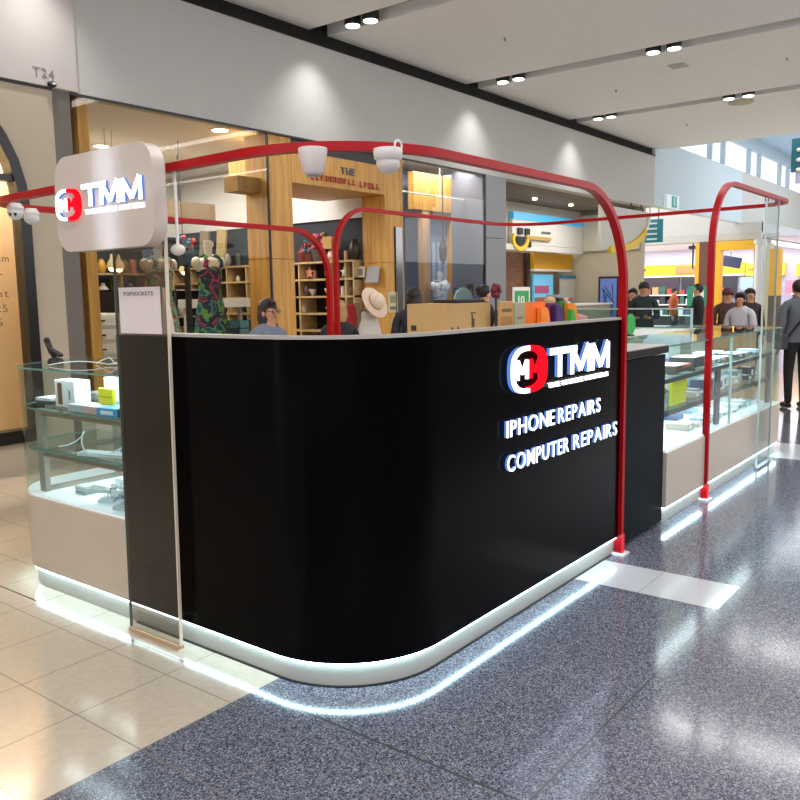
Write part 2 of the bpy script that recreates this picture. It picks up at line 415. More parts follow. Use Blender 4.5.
# hanging wooden bulkhead
t = thing('ceiling_baffle', 'brown timber bulkhead hung from the gift shop ceiling', 'bulkhead', (8, 10.5, 2.95))
B().box(5.2, 8.35, 10.0, 10.9, 2.78, 3.02).build('box_panel', wood('#6b5a45', '#8b765a', .5), t)
t2 = B().tube([(8.0, 10.4, 3.02), (8.0, 10.4, 3.74)], .01).build('hanger', DARK, t)
# shelving on the right wall
X0 = 9.22
t = thing('shelf_unit', 'long open timber shelf unit on the dark right wall of the gift shop', 'shelving', (9.4, 10, 0.012))
zs = [2.14, 1.88, 1.62, 1.36, 1.1, .2]
for z in zs: B().box(X0, 9.618, 8.0, 12.3, z-.03, z).build('shelf', SHELFW, t)
ys = [8.0, shy(349)-.02, shy(333.5)-.02, 9.12, 9.86, 10.34, 10.82, 11.3, 11.78, 12.27]
for y in ys: B().box(X0+.005, 9.615, y, y+.03, .2, 2.11).build('divider', SHELFW, t)
B().box(9.59, 9.617, 8.03, 12.27, .2, 2.11).build('back_panel', mat('#221a16', .8), t)
def vase(loc, s, h, label, cat='vase', kind=0, g=None):
    t = B(); x, y, z = loc
    P = [[(.3,0),(.5,.15),(.62,.45),(.45,.8),(.25,.92),(.32,1)], [(.5,0),(.5,.9),(.46,1)], [(.15,0),(.3,.12),(.75,.5),(.8,.62),(.7,.66),(.2,.5)], [(.4,0),(.75,.3),(.78,.6),(.3,.85),(.3,1)]][kind % 4]
    t.lathe([(r*s*.5, q*s) for r, q in P], (x, y, z), 12)
    nm = {0: 'vase', 1: 'jar', 2: 'bowl', 3: 'pot'}[kind % 4]
    return tag(t.build(nm, mat(h, .4), None, 40), label, cat)
def star(loc, s, h, label):
    b = B(); x, y, z = loc
    pts = [(y + (s if i % 2 == 0 else s*.42)*math.sin(2*PI*i/10), z + s + (s if i % 2 == 0 else s*.42)*math.cos(2*PI*i/10)) for i in range(10)]
    b.prism(pts, x, x+.03, 'x'); return tag(b.build('star_ornament', mat(h, .5)), label, 'ornament')
def framed(loc, w, hh, h, label):
    x, y, z = loc; t = thing('picture_card', label, 'card', (x, y, z))
    B().box(x, x+.02, y-w/2, y+w/2, z, z+hh).build('card', mat(h, .6), t); B().box(x-.004, x, y-w*.35, y+w*.35, z+hh*.2, z+hh*.8).build('print', mat('#8f8a80', .6), t); return t
vase((xs, shy(355), 2.14), .3, '#2c2018', 'dark brown tall vase on the top shelf beside the entrance column', kind=0)
vase((xs, shy(346.5), 2.14), .14, '#b98a66', 'small tan pot on the top shelf beside the dark vase', 'pot', kind=1)
ly = shy(332)
t = thing('table_lamp', 'small table lamp with square tan shade on the top shelf', 'lamp', (xs, ly, 2.14))
B().lathe([(.03,0),(.075,.06),(.06,.13),(.015,.17),(.015,.2)], (xs, ly, 2.14), 14).build('base', mat('#d8b8a8', .3), t, 40); B().box(xs-.1, xs+.1, ly-.09, ly+.09, 2.32, 2.50).build('lamp_shade', mat('#b78f55', .7), t)
def plantpot(x, y, z, s, cp, cols, label):
    t = thing('potted_plant', label, 'plant', (x, y, z))
    B().lathe([(.3*s,0),(.42*s,.5*s),(.4*s,.5*s)], (x, y, z), 14).build('pot', mat(cp, .6), t, 40)
    R = random.Random(int(y*100))
    for k, c in enumerate(cols):
        b = B()
        for _ in range(12):
            a = R.uniform(0, 2*PI); rr = R.uniform(.05, .45)*s; b.ball((x+rr*math.cos(a), y+rr*math.sin(a), z+s*R.uniform(.5, 1.15)), s*R.uniform(.07, .13), 6)
        b.build('flowers' if k else 'foliage', mat(c, .6), t, 60)
plantpot(xs, shy(321), 2.14, .36, '#4c4a42', ['#56602f', '#b4536a', '#8f8f4a'], 'bushy flower arrangement in a grey pot on the top shelf')
plantpot(xs, shy(311), 2.14, .27, '#6a2f2a', ['#1f6f86', '#b8453c'], 'blue and red flower posy on the top shelf')
for i, (y, s, h, k, lb) in enumerate(((shy(304), .25, '#7c2c2a', 3, 'dark red pot on the top shelf left end'), (10.62, .2, '#394636', 1, 'dark green jar on the top shelf near the timber column'), (10.9, .22, '#7e7a70', 0, 'grey stoneware vase on the top shelf'), (11.35, .14, '#c8b27a', 2, 'shallow straw bowl on the top shelf'))):
    vase((xs, y, 2.14), s, h, lb, kind=k)
star((xs, shy(344), 1.88), .09, '#d8d4cc', 'white star ornament on the second shelf'); star((xs, shy(309), 1.88), .10, '#d98a7a', 'pink star ornament on the second shelf')
framed((xs, shy(359), 1.88), .2, .16, '#d9d2c4', 'cream greeting card standing on the second shelf by the entrance column')
for y, s, h, k, z, lb in ((shy(329), .18, '#b9b1a6', 3, 1.88, 'grey round pot on the second shelf behind the red post'), (9.95, .16, '#c8b49c', 1, 1.88, 'beige jar on the second shelf'), (shy(315), .13, '#7a5648', 1, 1.88, 'brown beaker beside the pink star'),
    (shy(352)+.05, .17, '#8a7a68', 3, 1.62, 'brown pot on the third shelf by the column'), (shy(337), .17, '#b8c49a', 1, 1.62, 'pale green jar on the third shelf'), (shy(342.5), .14, '#d6cfc0', 1, 1.62, 'cream jar on the third shelf'), (shy(328), .17, '#cfc8ba', 2, 1.62, 'cream bowl on the third shelf'), (shy(312), .16, '#bdb6a6', 2, 1.62, 'stone bowl on the third shelf'), (shy(306), .17, '#5b3c44', 0, 1.62, 'plum vase on the third shelf'),
    (10.65, .1, '#d8cfbe', 3, 1.88, 'little ivory pot on the second shelf left of column'), (11.15, .24, '#6d9c8e', 1, 1.88, 'tall teal jar on the second shelf'), (11.5, .1, '#cfc4ae', 1, 1.88, 'small cream beaker beside the teal jar'), (8.6, .14, '#c9bba5', 2, 1.36, 'wide bowl on the fourth shelf'), (9.15, .15, '#b7ad9c', 3, 1.36, 'grey pot on the fourth shelf'), (9.6, .16, '#8e4a34', 0, 1.36, 'terracotta vase on the fourth shelf')):
    vase((xs, y, z), s, h, lb, kind=k)
# knotted hanging decoration
b = B(); hp = Px(209, 250, 9.1)
for k in range(7): b.ball((9.1, hp.y + (.04 if k % 2 else -.04), 2.5 - .1*k), (.05, .07, .055), 8)
tag(b.build('knotted_hanging', mat('#b9b3a6', .8), None, 50), 'pale knotted wall hanging left of the timber column', 'decoration')
# two slanted boards
t = thing('display_board', 'two leaning timber boards against the dark shop wall', 'board', (9.35, 11.5, 2.15))
for k, (dy, h) in enumerate(((0, '#8b7e68'), (-.45, '#b09a62'))):
    T = Matrix.Translation((9.35, 11.6+dy, 2.15)) @ Matrix.Rotation(.12, 4, 'X'); B(T).box(0, .04, -.12, .1, 0, .62).build('board', mat(h, .6), t)
# back-wall shelf with things (seen past the sign)
t = thing('shelf_unit', 'low timber cube shelf along the back wall of the gift shop', 'shelving', (7.2, 12.3, .012))
for z in (.3, .75, 1.2, 1.65, 2.05): B().box(5, 9.2, 12.2, 12.54, z-.03, z).build('shelf', SHELFW, t)
for k in range(9): B().box(5+.52*k, 5.03+.52*k, 12.2, 12.54, .3, 2.05).build('divider', SHELFW, t)
for k, (x, z, h, kd) in enumerate(((7.86, 2.05, '#b98a2e', 0), (8.3, 2.05, '#7a6a38', 3), (8.46, 2.05, '#a06a4a', 1), (8.9, 2.05, '#c7c0b0', 2), (7.86, 1.65, '#b7b0a2', 3), (8.38, 1.65, '#5c5f58', 1), (8.9, 1.65, '#a45a3c', 0), (7.86, 1.2, '#9a9486', 1), (8.38, 1.2, '#b5883c', 2), (8.9, 1.2, '#69707a', 3), (8.38, .75, '#bdb6a8', 1), (8.9, .75, '#7d6656', 0))):
    vase((x, 12.35, z), .24, h, '%s %s on the %s of the back wall cube shelf' % (['amber','olive','clay','pale','stone','slate','rust','taupe','golden','blue grey','ivory','umber'][k], ['vase','jar','bowl','pot'][kd], ['top board','top board','top board','top board','second row','second row','second row','third row','third row','third row','bottom row','bottom row'][k]), kind=kd)
# display counter with blue-teal goods (white top)
t = thing('display_table', 'white topped shop table stacked with dark teal goods', 'table', (8.0, 9.4, .012))
B().box(7.35, 8.5, 9.1, 9.7, 1.48, 1.6).build('tabletop', WHITEM, t)
for x in (7.4, 8.4):
    for y in (9.15, 9.6): B().box(x, x+.05, y, y+.05, .012, 1.48).build('leg', WHITEM, t)
B().box(7.36, 8.49, 9.12, 9.68, .9, .93).build('shelf', WHITEM, t)
R = random.Random(3); k = 0
for i in range(5):
    for j in range(3):
        b = B().box(7.4+.2*i, 7.57+.2*i, 9.14, 9.4, .935+.12*j, 1.045+.12*j, .01)
        tag(b.build('folded_cloth', mat(R.choice(['#26424c', '#34606c', '#1c2d38', '#5b8c94']), .8)), 'folded teal cloth on the shelf under the white shop table', 'cloth', 'folded teal cloths under the white table')
# drawers
t = thing('drawer_cabinet', 'white drawer cabinet seen behind the phone case display', 'cabinet', (5.3, 9.5, .012))
q = Py(90, 318, 9.3); q2 = Py(117, 340, 9.3)
B().box(q.x-.35, q2.x+.1, 9.3, 9.8, .012, q.z+.05).build('body', WHITEM, t)
for k in range(6):
    d = B().box(q.x-.32, q2.x+.07, 9.27, 9.3, q.z-.1-.18*k, q.z+.03-.18*k).build('drawer', WHITE, t); B().box((q.x+q2.x)/2-.15, (q.x+q2.x)/2, 9.255, 9.27, q.z-.05-.18*k, q.z-.03-.18*k).build('handle', DARK, d)
# mannequins
DR1 = patchwork(['#14283c', '#1c4a6c', '#2f7f7a', '#6a9a4a', '#16304e', '#1a2440', '#a83858', '#203a5c'], 4.5)
DR2 = patchwork(['#6fa890', '#8cc3aa', '#2f5f50', '#c0504a', '#9fcdb4', '#3f7a6a'], 11)
def mannequin(loc, h, cdress, label, cloth='dress', base='#d6cdbb'):
    x, y, z = loc; t = thing('mannequin', label, 'mannequin', loc)
    b = LB().lathe([(.05, h*.99), (.062, h*.965), (.06, h*.93), (.05, h*.90), (.055, h*.87), (.15, h*.855), (.19, h*.83), (.17, h*.76), (.15, h*.70), (.125, h*.62), (.17, h*.5), (.16, h*.42), (.03, h*.4)][::-1], n=20, sx=1.05, sy=.62)
    for sg in (-1, 1): b.ball((sg*.2, 0, h*.825), (.06, .06, .075), 10)
    b.build('torso', mat(base, .4), t, 50)
    LB().lathe([(.14, 0), (.14, .02), (.02, .03), (.015, h*.42)], n=12).build('stand', STEEL, t, 40)
    b = LB(); n = 28; pr_ = [(.16, h*.80), (.165, h*.74), (.15, h*.70), (.135, h*.62), (.18, h*.5), (.22, h*.36), (.27, h*.16), (.28, h*.13)]
    rings = []
    for k, (r, q) in enumerate(pr_):
        rings.append([b._v(((r+.012*math.sin(9*2*PI*j/n)*(k/6))*math.cos(2*PI*j/n)*1.1, (r+.012*math.sin(9*2*PI*j/n)*(k/6))*math.sin(2*PI*j/n)*.7, q)) for j in range(n)])
    for i in range(len(rings)-1):
        for j in range(n): b.bm.faces.new((rings[i][j], rings[i][(j+1)%n], rings[i+1][(j+1)%n], rings[i+1][j]))
    for sg in (-1, 1): b.tube([(sg*.12, -.09, h*.79), (sg*.10, -.10, h*.84), (sg*.07, -.03, h*.88), (sg*.07, .06, h*.86), (sg*.1, .1, h*.79)], .022, 6, sq=(.012, .09))
    b.build(cloth, cdress, t, 60); return t
mannequin((6.87, 8.4, .62), 1.74, DR1, 'headless shop mannequin in a dark blue green floral dress')
mannequin((6.15, 8.45, .62), 1.70, DR2, 'headless shop mannequin in a pale mint floral dress behind the hanging pole')
for x, lb in ((6.87, 'white plinth under the dark floral mannequin'), (6.15, 'white plinth under the mint floral mannequin')):
    tag(B().box(x-.3, x+.3, 8.1, 8.7, .012, .62, .01).build('plinth', WHITEM), lb, 'plinth')
# pendants
for (u, v, lb) in ((184, 268, 'glowing pendant lamp between the two floral mannequins'), (112, 264, 'left one of two small pendant lamps below the hanging sign'), (119, 265, 'right one of two small pendant lamps below the hanging sign')):
    p = Py(u, v, 9.4); t = thing('pendant_lamp', lb, 'lamp', (p.x, p.y, p.z))
    B().tube([(p.x, p.y, p.z+.12), (p.x, p.y, 3.74)], .006, 6).build('cord', DARK, t)
    B().lathe([(.07, -.05), (.065, .0), (.025, .07), (.015, .13)], p, 14).build('lamp_shade', mat('#d9c9a0', .4), t, 40); B().ball((p.x, p.y, p.z-.05), .045).build('bulb', emis('#ffd9a0', 10), t, 40)
# parrot-coloured flower bunch between mannequins
p = Py(186, 246, 9.0)
plantpot(p.x, 9.0, p.z-.25, .32, '#3a4a5a', ['#2f5a64', '#c03038'], 'red and teal artificial flowers between the mannequins')
tag(B().lathe([(.2, .012), (.05, .05), (.04, p.z-.27), (.14, p.z-.25)], (p.x, 9.0, 0), 14).build('pedestal', DARK), 'dark pedestal holding the red and teal flowers', 'pedestal')
# dark small displays between
t = thing('display_rack', 'dark cube rack of small goods between the mannequins', 'rack', (7.0, 10.2, .012))
for z in (.6, 1.0, 1.35, 1.75): B().box(6.6, 8.1, 10.1, 10.5, z-.02, z).build('shelf', mat('#8c8c84', .5), t)
B().box(6.6, 8.1, 10.5, 10.53, .012, 1.75).build('back_panel', mat('#16202a', .6), t)
for x in (6.6, 7.1, 7.6, 8.07): B().box(x, x+.03, 10.1, 10.5, .012, 1.75).build('divider', mat('#2a2420', .6), t)
for k in range(9):
    vase((6.87+.49*(k % 3), 10.3, (.6, 1.0, 1.35)[k//3]), .2, ['#a8c4b8', '#d8d8c8', '#7a9448', '#c8d4d0', '#4f7f88', '#b8a070', '#3c4a60', '#8b4040', '#c9c2ae'][k], '%s ornament in the %s row of the dark cube rack' % (['mint', 'white', 'moss', 'frosted', 'teal', 'sand', 'indigo', 'crimson', 'ivory'][k], ['bottom', 'middle', 'upper'][k//3]), 'ornament', kind=k)
light('gift_light', 'AREA', (7.1, 9.9, 3.7), 260, (1, .97, .92), 3.5, 3.5)

# white dress + hat stand, red shirt at entrance
p = Py(368, 300, 7.2)
t = thing('mannequin', 'slim display form wearing a white dress', 'mannequin', (p.x, 7.2, 0))
LB().lathe([(.14, 0), (.14, .02), (.02, .03), (.02, 1.36), (.09, 1.38), (.10, 1.44)], n=14).build('stand', STEEL, t, 40)
b = LB(); b.lathe([(.30, .75), (.27, .95), (.22, 1.12), (.17, 1.28), (.14, 1.36), (.07, 1.42)], n=20, sx=1, sy=.6); b.build('dress', mat('#c8c4bc', .8, bump=.5, scale=12), t, 50)
t = thing('sun_hat', 'wide brimmed cream straw hat on top of the white dress form', 'hat', (p.x, 7.08, 1.52))
T = Matrix.Rotation(math.radians(62), 4, 'X')
LB(T).lathe([(.2, -.012), (.23, -.005), (.225, .004), (.12, .012)], n=28).build('brim', mat('#dcc4ae', .8), t, 50); LB(T).lathe([(.118, .0), (.112, .07), (.085, .12), (.03, .135)], n=24).build('crown', mat('#e2cdb8', .8), t, 50); LB(T).lathe([(.122, .012), (.12, .03)], n=24).build('hat_band', mat('#b58f74', .7), t)
p = Py(349, 315, 7.3)
t = thing('garment_rack', 'red shirt and scarf hanging on a rail behind the hat', 'clothes rack', (p.x-.05, 7.3, 0))
b = LB(); b.box(-.16, .16, -.05, .05, .8, 1.5, .03); b.box(-.22, .22, -.035, .035, 1.25, 1.48, .03); b.build('shirt', mat('#9c1c22', .8), t)
LB().tube([(-.25, 0, 0), (-.25, 0, 1.55), (.25, 0, 1.55), (.25, 0, 0)], .012, 6).build('rail', STEEL, t); LB().tube([(.14, -.06, 1.52), (.17, -.07, 1.3), (.16, -.06, 1.0)], .04, 8).build('scarf', mat('#8a6a50', .8, bump=.8), t, 50)
p0 = Py(377, 292, 7.5); p1 = Py(386, 312, 7.5)
t = thing('paper_notice', 'pale printed notice on the right timber column', 'notice', (p0.x, 7.5, p1.z))
B().box(9.40, 9.62, 7.505, 7.519, 1.36, 1.66).build('sheet', mat('#c9c09a', .7), t); B().box(9.44, 9.58, 7.500, 7.505, 1.5, 1.61).build('print', mat('#8b8a68', .7), t); B().box(9.44, 9.58, 7.500, 7.505, 1.40, 1.45).build('print', mat('#6a6a58', .7), t)
t = thing('tilted_placard', 'grey tilted placard on the inner side of the right timber column', 'placard', (9.3, 7.8, 1.9))
T = Matrix.Translation((9.28, 7.72, 1.80)) @ Matrix.Rotation(.25, 4, 'Y'); B(T).box(0, .01, -.12, .12, 0, .24).build('board', mat('#8d8c8c', .5), t); B(T).box(.01, .05, -.01, .01, .1, .12).build('bracket', DARK, t)
# glass door with timber frame next to column
t = thing('glass_panel_door', 'narrow timber framed mirror panel on the right entrance column', 'panel', (9.6, 7.5, 1.2))
B().box(9.58, 9.60, 7.50, 7.519, 1.0, 2.6).build('frame', DARK, t); B().box(9.60, 9.76, 7.508, 7.519, 1.0, 2.6).build('mirror', mat('#8c8c90', .12, .5, .7), t)

# ---- second bay (clothes)
sbox('ceiling', (9.78, 12.6, 7.7, 8.85, 3.75, 3.85), mat('#c9c5ba', .8))
sbox('wall_right', (12.02, 12.068, 7.53, 8.16, 0, 3.75), mat('#70747e', .3))
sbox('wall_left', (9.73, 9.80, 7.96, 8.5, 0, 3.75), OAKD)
sbox('wall_back', (9.8, 12.1, 8.75, 8.85, 0, 3.75), mat('#7d8ca0', .5))
def bx2(u): return Py(u, 240, 8.2).x
t = thing('fitting_room_front', 'honey timber framed fitting room front in the clothes shop', 'partition', (11.3, 8.25, 0))
B().box(9.85, 10.35, 8.16, 8.26, 0, 3.3).build('frame', mat('#8f9cb0', .4), t); B().box(bx2(421), bx2(428), 8.16, 8.26, 0, 3.0).build('frame', wood('#c79a6a', '#dcb68a', .5), t)
B().box(bx2(452), 12.015, 8.16, 8.26, 0, 3.0).build('frame', OAK, t); B().box(bx2(412), 12.015, 8.15, 8.27, 3.0, 3.6).build('header', OAK, t); B().box(bx2(428), bx2(452), 8.17, 8.26, 2.86, 3.0).build('door_head', mat('#7a5a3c', .6), t)
B().box(bx2(428), bx2(452), 8.28, 8.3, 0.01, 2.86).build('curtain', mat('#93a4ba', .5), t)
b = B()
for k in range(4): b.box(bx2(429+6*k), bx2(432+6*k), 8.26, 8.275, .6, 2.5)
b.build('frosted_stripe', mat('#c3cfde', .4), t)
tm_ = Py(440, 275, 7.9)
mannequin((tm_.x, 7.9, .55), 1.45, patchwork(['#8fa0b0', '#c8d0d8', '#e0e2e4', '#7888a0'], 10), 'mannequin in a silvery white outfit in the clothes shop window', 'outfit', '#e0ddd8')
tag(B().box(tm_.x-.3, tm_.x+.3, 7.62, 8.12, .012, .55, .01).build('plinth', WHITEM), 'white plinth under the silvery mannequin', 'plinth')
p = Py(467, 300, 8.6)
t = thing('round_screen', 'large pale green round cornered screen in the clothes shop', 'screen', (11.62, 7.7, 0))
B().lathe([(.3, 0), (.3, .03)], (11.62, 7.68, 1.42), 32, ax='y').build('disc', mat('#9db5a4', .5), t); B().tube([(11.62, 7.7, 0), (11.62, 7.7, 1.3)], .03).build('stand', DARK, t)
p = Py(459, 284, 7.49)
B_ = B()
t = thing('hanging_lantern', 'dark hanging lantern decoration in the clothes shop', 'lantern', (11.3, 7.85, 2.2))
B().tube([(11.3, 7.85, 2.5), (11.3, 7.85, 3.74)], .01, 6).build('cord', DARK, t); B().lathe([(.02, 2.12), (.06, 2.2), (.07, 2.36), (.03, 2.5)], (11.3, 7.85, 0), 8).build('body', mat('#5a4426', .5), t)
t = thing('shop_poster', 'blue sale poster with white print low on the grey wall', 'poster', (12.09, 9, 1.5))
B().box(12.005, 12.019, 7.86, 8.13, 1.52, 1.72).build('sheet', mat('#3a5478', .5), t); TX = Matrix(((0,0,-1,0),(-1,0,0,0),(0,1,0,0),(0,0,0,1)))
marks(Matrix.Translation((12.003, 8.11, 1.64)) @ TX, 7, .22, .04, .003, 4).build('print', WHITE, t); marks(Matrix.Translation((12.003, 8.10, 1.56)) @ TX, 6, .2, .04, .003, 5).build('print', WHITE, t)
t = thing('shop_poster', 'yellow lettered poster beside the blue sale poster', 'poster', (12.09, 8.1, 1.5))
B().box(12.005, 12.019, 7.73, 7.84, 1.5, 1.78).build('sheet', mat('#4a4438', .5), t); marks(Matrix.Translation((12.003, 7.835, 1.58)) @ TX, 3, .10, .12, .003, 6).build('print', mat('#c9a53a', .5), t)
for x, y, lb in ((10.3, 7.9, 'bright spotlight at the left of the clothes shop window top'), (11.4, 7.9, 'bright downlight centre of the clothes shop ceiling')):
    t = thing('recessed_downlight', lb, 'downlight', (x, y, 3.73)); B().lathe([(.13, 3.72), (.13, 3.75)], (x, y, 0), 16).build('trim_ring', WHITE, t); B().lathe([(.1, 3.71), (.1, 3.72)], (x, y, 0), 16).build('lens', emis('#ffe9c8', 12), t)
t = thing('track_rail', 'thin white light rail across the clothes shop window', 'rail', (10.8, 7.8, 3.2)); B().tube([(9.85, 7.9, 3.2), (12.0, 7.9, 3.2)], .012, 6).build('rail', WHITE, t); B().tube([(11.3, 7.9, 3.2), (11.3, 7.9, 3.74)], .008, 6).build('hanger', WHITE, t)
light('bay_light', 'AREA', (10.9, 7.9, 3.7), 60, (1, .93, .82), 2.2, .3)

# ---- food shop recess
sbox('ceiling', (12.74, 19.6, 7.7, 9.4, 3.6, 3.7), wood('#5f5142', '#7c6b58', .6, (1, 6, 6)))
sbox('wall_back', (12.6, 19.6, 9.3, 9.45, 2.62, 3.6), mat('#c2baa9', .7))
sbox('wall_back', (12.6, 19.6, 9.9, 10.0, 0, 2.62), mat('#a89a80', .7))
sbox('wall_right', (19.5, 19.7, 7.7, 9.9, 0, 3.6), mat('#b8ad98', .7))
sbox('trim_12', (19.40, 19.5, 7.75, 9.3, 2.62, 3.5), mat('#c9c4b6', .6))
sbox('trim_13', (12.75, 19.39, 9.18, 9.3, 2.55, 2.68), WHITEM)
t = thing('shop_fascia', 'white shop fascia with blue top edge in the food shop recess', 'sign', (17.5, 9.25, 2.7))
B().box(15.9, 19.38, 9.2, 9.29, 2.69, 3.22).build('panel', WHITEM, t); B().box(15.9, 19.35, 9.17, 9.29, 3.22, 3.38).build('blue_edge', mat('#3fb0e6', .4, em='#3fb0e6', es=.25), t)
b = B(); c = Py(520, 243, 9.19)
b = B(); n = 24
for i in range(n+1):
    a0 = PI*.9 + 2*PI*.6*i/n
c = Py(519.5, 242, 9.19)
t2 = thing('shop_emblem', 'round yellow and dark emblem with a tan bar on the white fascia', 'sign', (c.x, 9.19, c.z))
pts = [(c.x+.31*math.cos(math.radians(a)), 9.17, c.z+.05+.20*math.sin(math.radians(a))) for a in range(150, 391, 12)]
B().tube(pts, .0, sq=(.09, .05)).build('yellow_ring', mat('#e6c230', .5), t2)
B().prism([(c.x-.2, c.z+.12)] + [(c.x+.2*math.cos(math.radians(a)), c.z+.04+.13*math.sin(math.radians(a))) for a in range(180, 361, 15)] + [(c.x+.2, c.z+.12)], 9.15, 9.19, 'y').build('dark_bowl', DARK, t2)
for xa, xb, za, zb in ((-.1, .1, .17, .31), (.22, .42, .17, .31), (.3, .48, -.1, .03)): B().box(c.x+xa, c.x+xb, 9.15, 9.19, c.z+za, c.z+zb, .01).build('dark_square', DARK, t2)
B().box(c.x+.24, c.x+1.4, 9.14, 9.19, c.z+.07, c.z+.15).build('tan_bar', mat('#b89450', .5), t2)
marks(TY(c.x+1.0, 9.19, c.z+.22), 4, .5, .06, .01, 2).build('lettering', mat('#55585c', .5), t2)
# under fascia
sbox('trim_14', (16.0, 17.3, 9.7, 9.8, 0, 2.55), wood('#6b4630', '#8a6044', .6, (1.5, 1.5, 22), 'brown_slats'))
sbox('trim_15', (17.3, 17.42, 9.6, 9.75, 0, 2.55), mat('#3a281c', .6))
t = thing('menu_board', 'yellow header board above the food shop counter', 'board', (18.4, 9.5, 2.2)); B().box(17.42, 19.45, 9.5, 9.6, 2.17, 2.55).build('panel', mat('#d8a017', .5), t); B().box(17.42, 19.45, 9.49, 9.6, 2.12, 2.17).build('lower_edge', WHITE, t)
t = thing('menu_picture', 'bright blue and pink menu picture under the yellow board', 'picture', (18.3, 9.6, 1.3))
B().box(17.6, 18.6, 9.6, 9.65, 1.2, 2.05).build('picture', mat('#6cb8dc', .5, em='#6cb8dc', es=.35), t); B().box(17.65, 18.35, 9.585, 9.6, 1.6, 1.78).build('pink_band', mat('#c25a86', .5), t); B().box(17.65, 18.5, 9.585, 9.6, 1.3, 1.5).build('food_print', mat('#b06a4c', .6), t)
t = thing('white_partition', 'pale grey standing partition with dark top trim', 'partition', (19, 9.5, 0)); B().box(18.65, 19.42, 9.4, 9.45, 0, 1.95).build('panel', mat('#b8b2a6', .6), t); B().box(18.65, 19.42, 9.38, 9.46, 1.95, 2.03).build('top_trim', mat('#2f7286', .6), t)
t = thing('poster_stand', 'tall blue illuminated poster in a dark frame', 'poster', (19.4, 8.5, 0)); B().box(19.38, 19.44, 8.22, 8.75, .9, 1.98).build('frame', DARK, t); B().box(19.37, 19.38, 8.27, 8.7, .95, 1.93).build('picture', mat('#5a70b0', .4, em='#5a70b0', es=.3), t)
b = B(); R = random.Random(4)
for k in range(9): b.tube([(19.365, R.uniform(8.3, 8.66), R.uniform(1, 1.8)), (19.365, R.uniform(8.3, 8.66), R.uniform(1, 1.85))], .012, 5)
b.build('scribble_print', mat('#27315c', .5), t)
t = thing('number_sign', 'small green sign with a white number 10', 'sign', (15.8, 9.2, 1.3))
p0 = Py(513, 288, 9); p1 = Py(530, 303, 9)
B().box(p0.x, p1.x, 9.0, 9.02, 1.30, p0.z+.02).build('board', WHITE, t); B().box(p0.x+.07, p1.x-.07, 8.99, 9.0, 1.33, p0.z-.06).build('green_field', mat('#3a9a58', .5), t); B().text('10', TY(p0.x+.2, 8.985, 1.38), .17, .006, .28, .02).build('number', WHITE, t)
t = thing('food_counter', 'food shop serving counter behind the stacked trays', 'counter', (17, 8.6, 0)); B().box(14.5, 19.3, 8.4, 8.95, 0, 1.3).build('body', mat('#a39783', .6), t); B().box(14.45, 19.35, 8.35, 9.05, 1.3, 1.34).build('worktop', WHITEM, t)
R = random.Random(9)
for k in range(7):
    x = 16.9+.22*(k % 3)-.1*(k//3); z = 1.341+.075*(k//3)
    tag(B().box(x, x+.21, 8.5, 8.8, z, z+.07, .015).build('folded_packet', mat(['#c46a5a', '#d8d4cc', '#4a7a80', '#3a3a44', '#c9aa9a', '#a83038', '#8aa0a8'][k], .7)), '%s packet in the pile on the food shop counter' % ['coral', 'white', 'teal', 'charcoal', 'pale pink', 'red', 'grey blue'][k], 'packet')
tag(B().ball((16.55, 8.62, 1.43), (.13, .13, .09)).build('bread_bun', mat('#c89a7a', .8), None, 50), 'brown rounded bun left of the packet pile', 'food')
# round hanging sign (white disc with yellow lower arc)
t = thing('hanging_sign', 'big rounded white hanging sign with a yellow lower arc', 'sign', (18.6, 7.4, 2.4))
qa = [(16.9+2.2*math.cos(math.radians(a)), 3.37+.86*math.sin(math.radians(a))) for a in range(0, -91, -9)]
B().prism([(16.5, 3.43), (19.1, 3.43)] + qa + [(16.5, 2.51)], 7.40, 7.48, 'y').build('panel', mat('#c4c2bb', .5), t)
B().tube([(x, 7.39, z) for x, z in qa[3:]], .05, 6, sq=(.14, .10)).build('yellow_arc', mat('#e8bd10', .4), t)
B().tube([(x, 7.39, z) for x, z in qa[:4]], .05, 6, sq=(.08, .06)).build('white_arc', WHITE, t)
for x in (18.3, 18.9): B().tube([(x, 7.42, 3.38), (x, 7.52, 3.62)], .015, 6).build('hanger', DARK, t)
light('food_light', 'AREA', (17, 8.2, 3.5), 55, (1, .95, .85), 3, 1)
for x in (14.2, 15.8, 17.5):
    tag(B().lathe([(.05, 3.56), (.05, 3.6)], (x, 8.6, 0), 12).build('recessed_downlight', emis('#ffe8c0', 6)), 'tiny downlight in the brown recess ceiling', 'downlight', 'tiny downlights in the brown recess ceiling')

# ---- wall over side corridor + clerestory
sbox('wall_left', (19.7, 27, 7.5, 7.7, 3.65, 5.2), mat('#c8d6de', .7))
sbox('wall_left', (27, 60, 7.5, 7.7, 3.65, 5.2), mat('#c6c2ba', .7))
sbox('wall_left', (19.7, 60, 7.5, 7.7, 5.95, 6.35), mat('#c8d6de', .7))
xw = 21.2; k = 0
while xw < 45:
    w = 2.55 if k % 2 == 0 else 1.1
    f = B().box(xw-.09, xw, 7.45, 7.62, 5.2, 5.95).build('window_%d' % (5+k), mat('#b4c6d0', .5)); struct(f)
    B().box(xw, xw+w, 7.58, 7.6, 5.2, 5.95).build('window_pane', emis('#f2f7ff', 1.25, 'daylight_pane'), f)
    xw += w + .09; k += 1
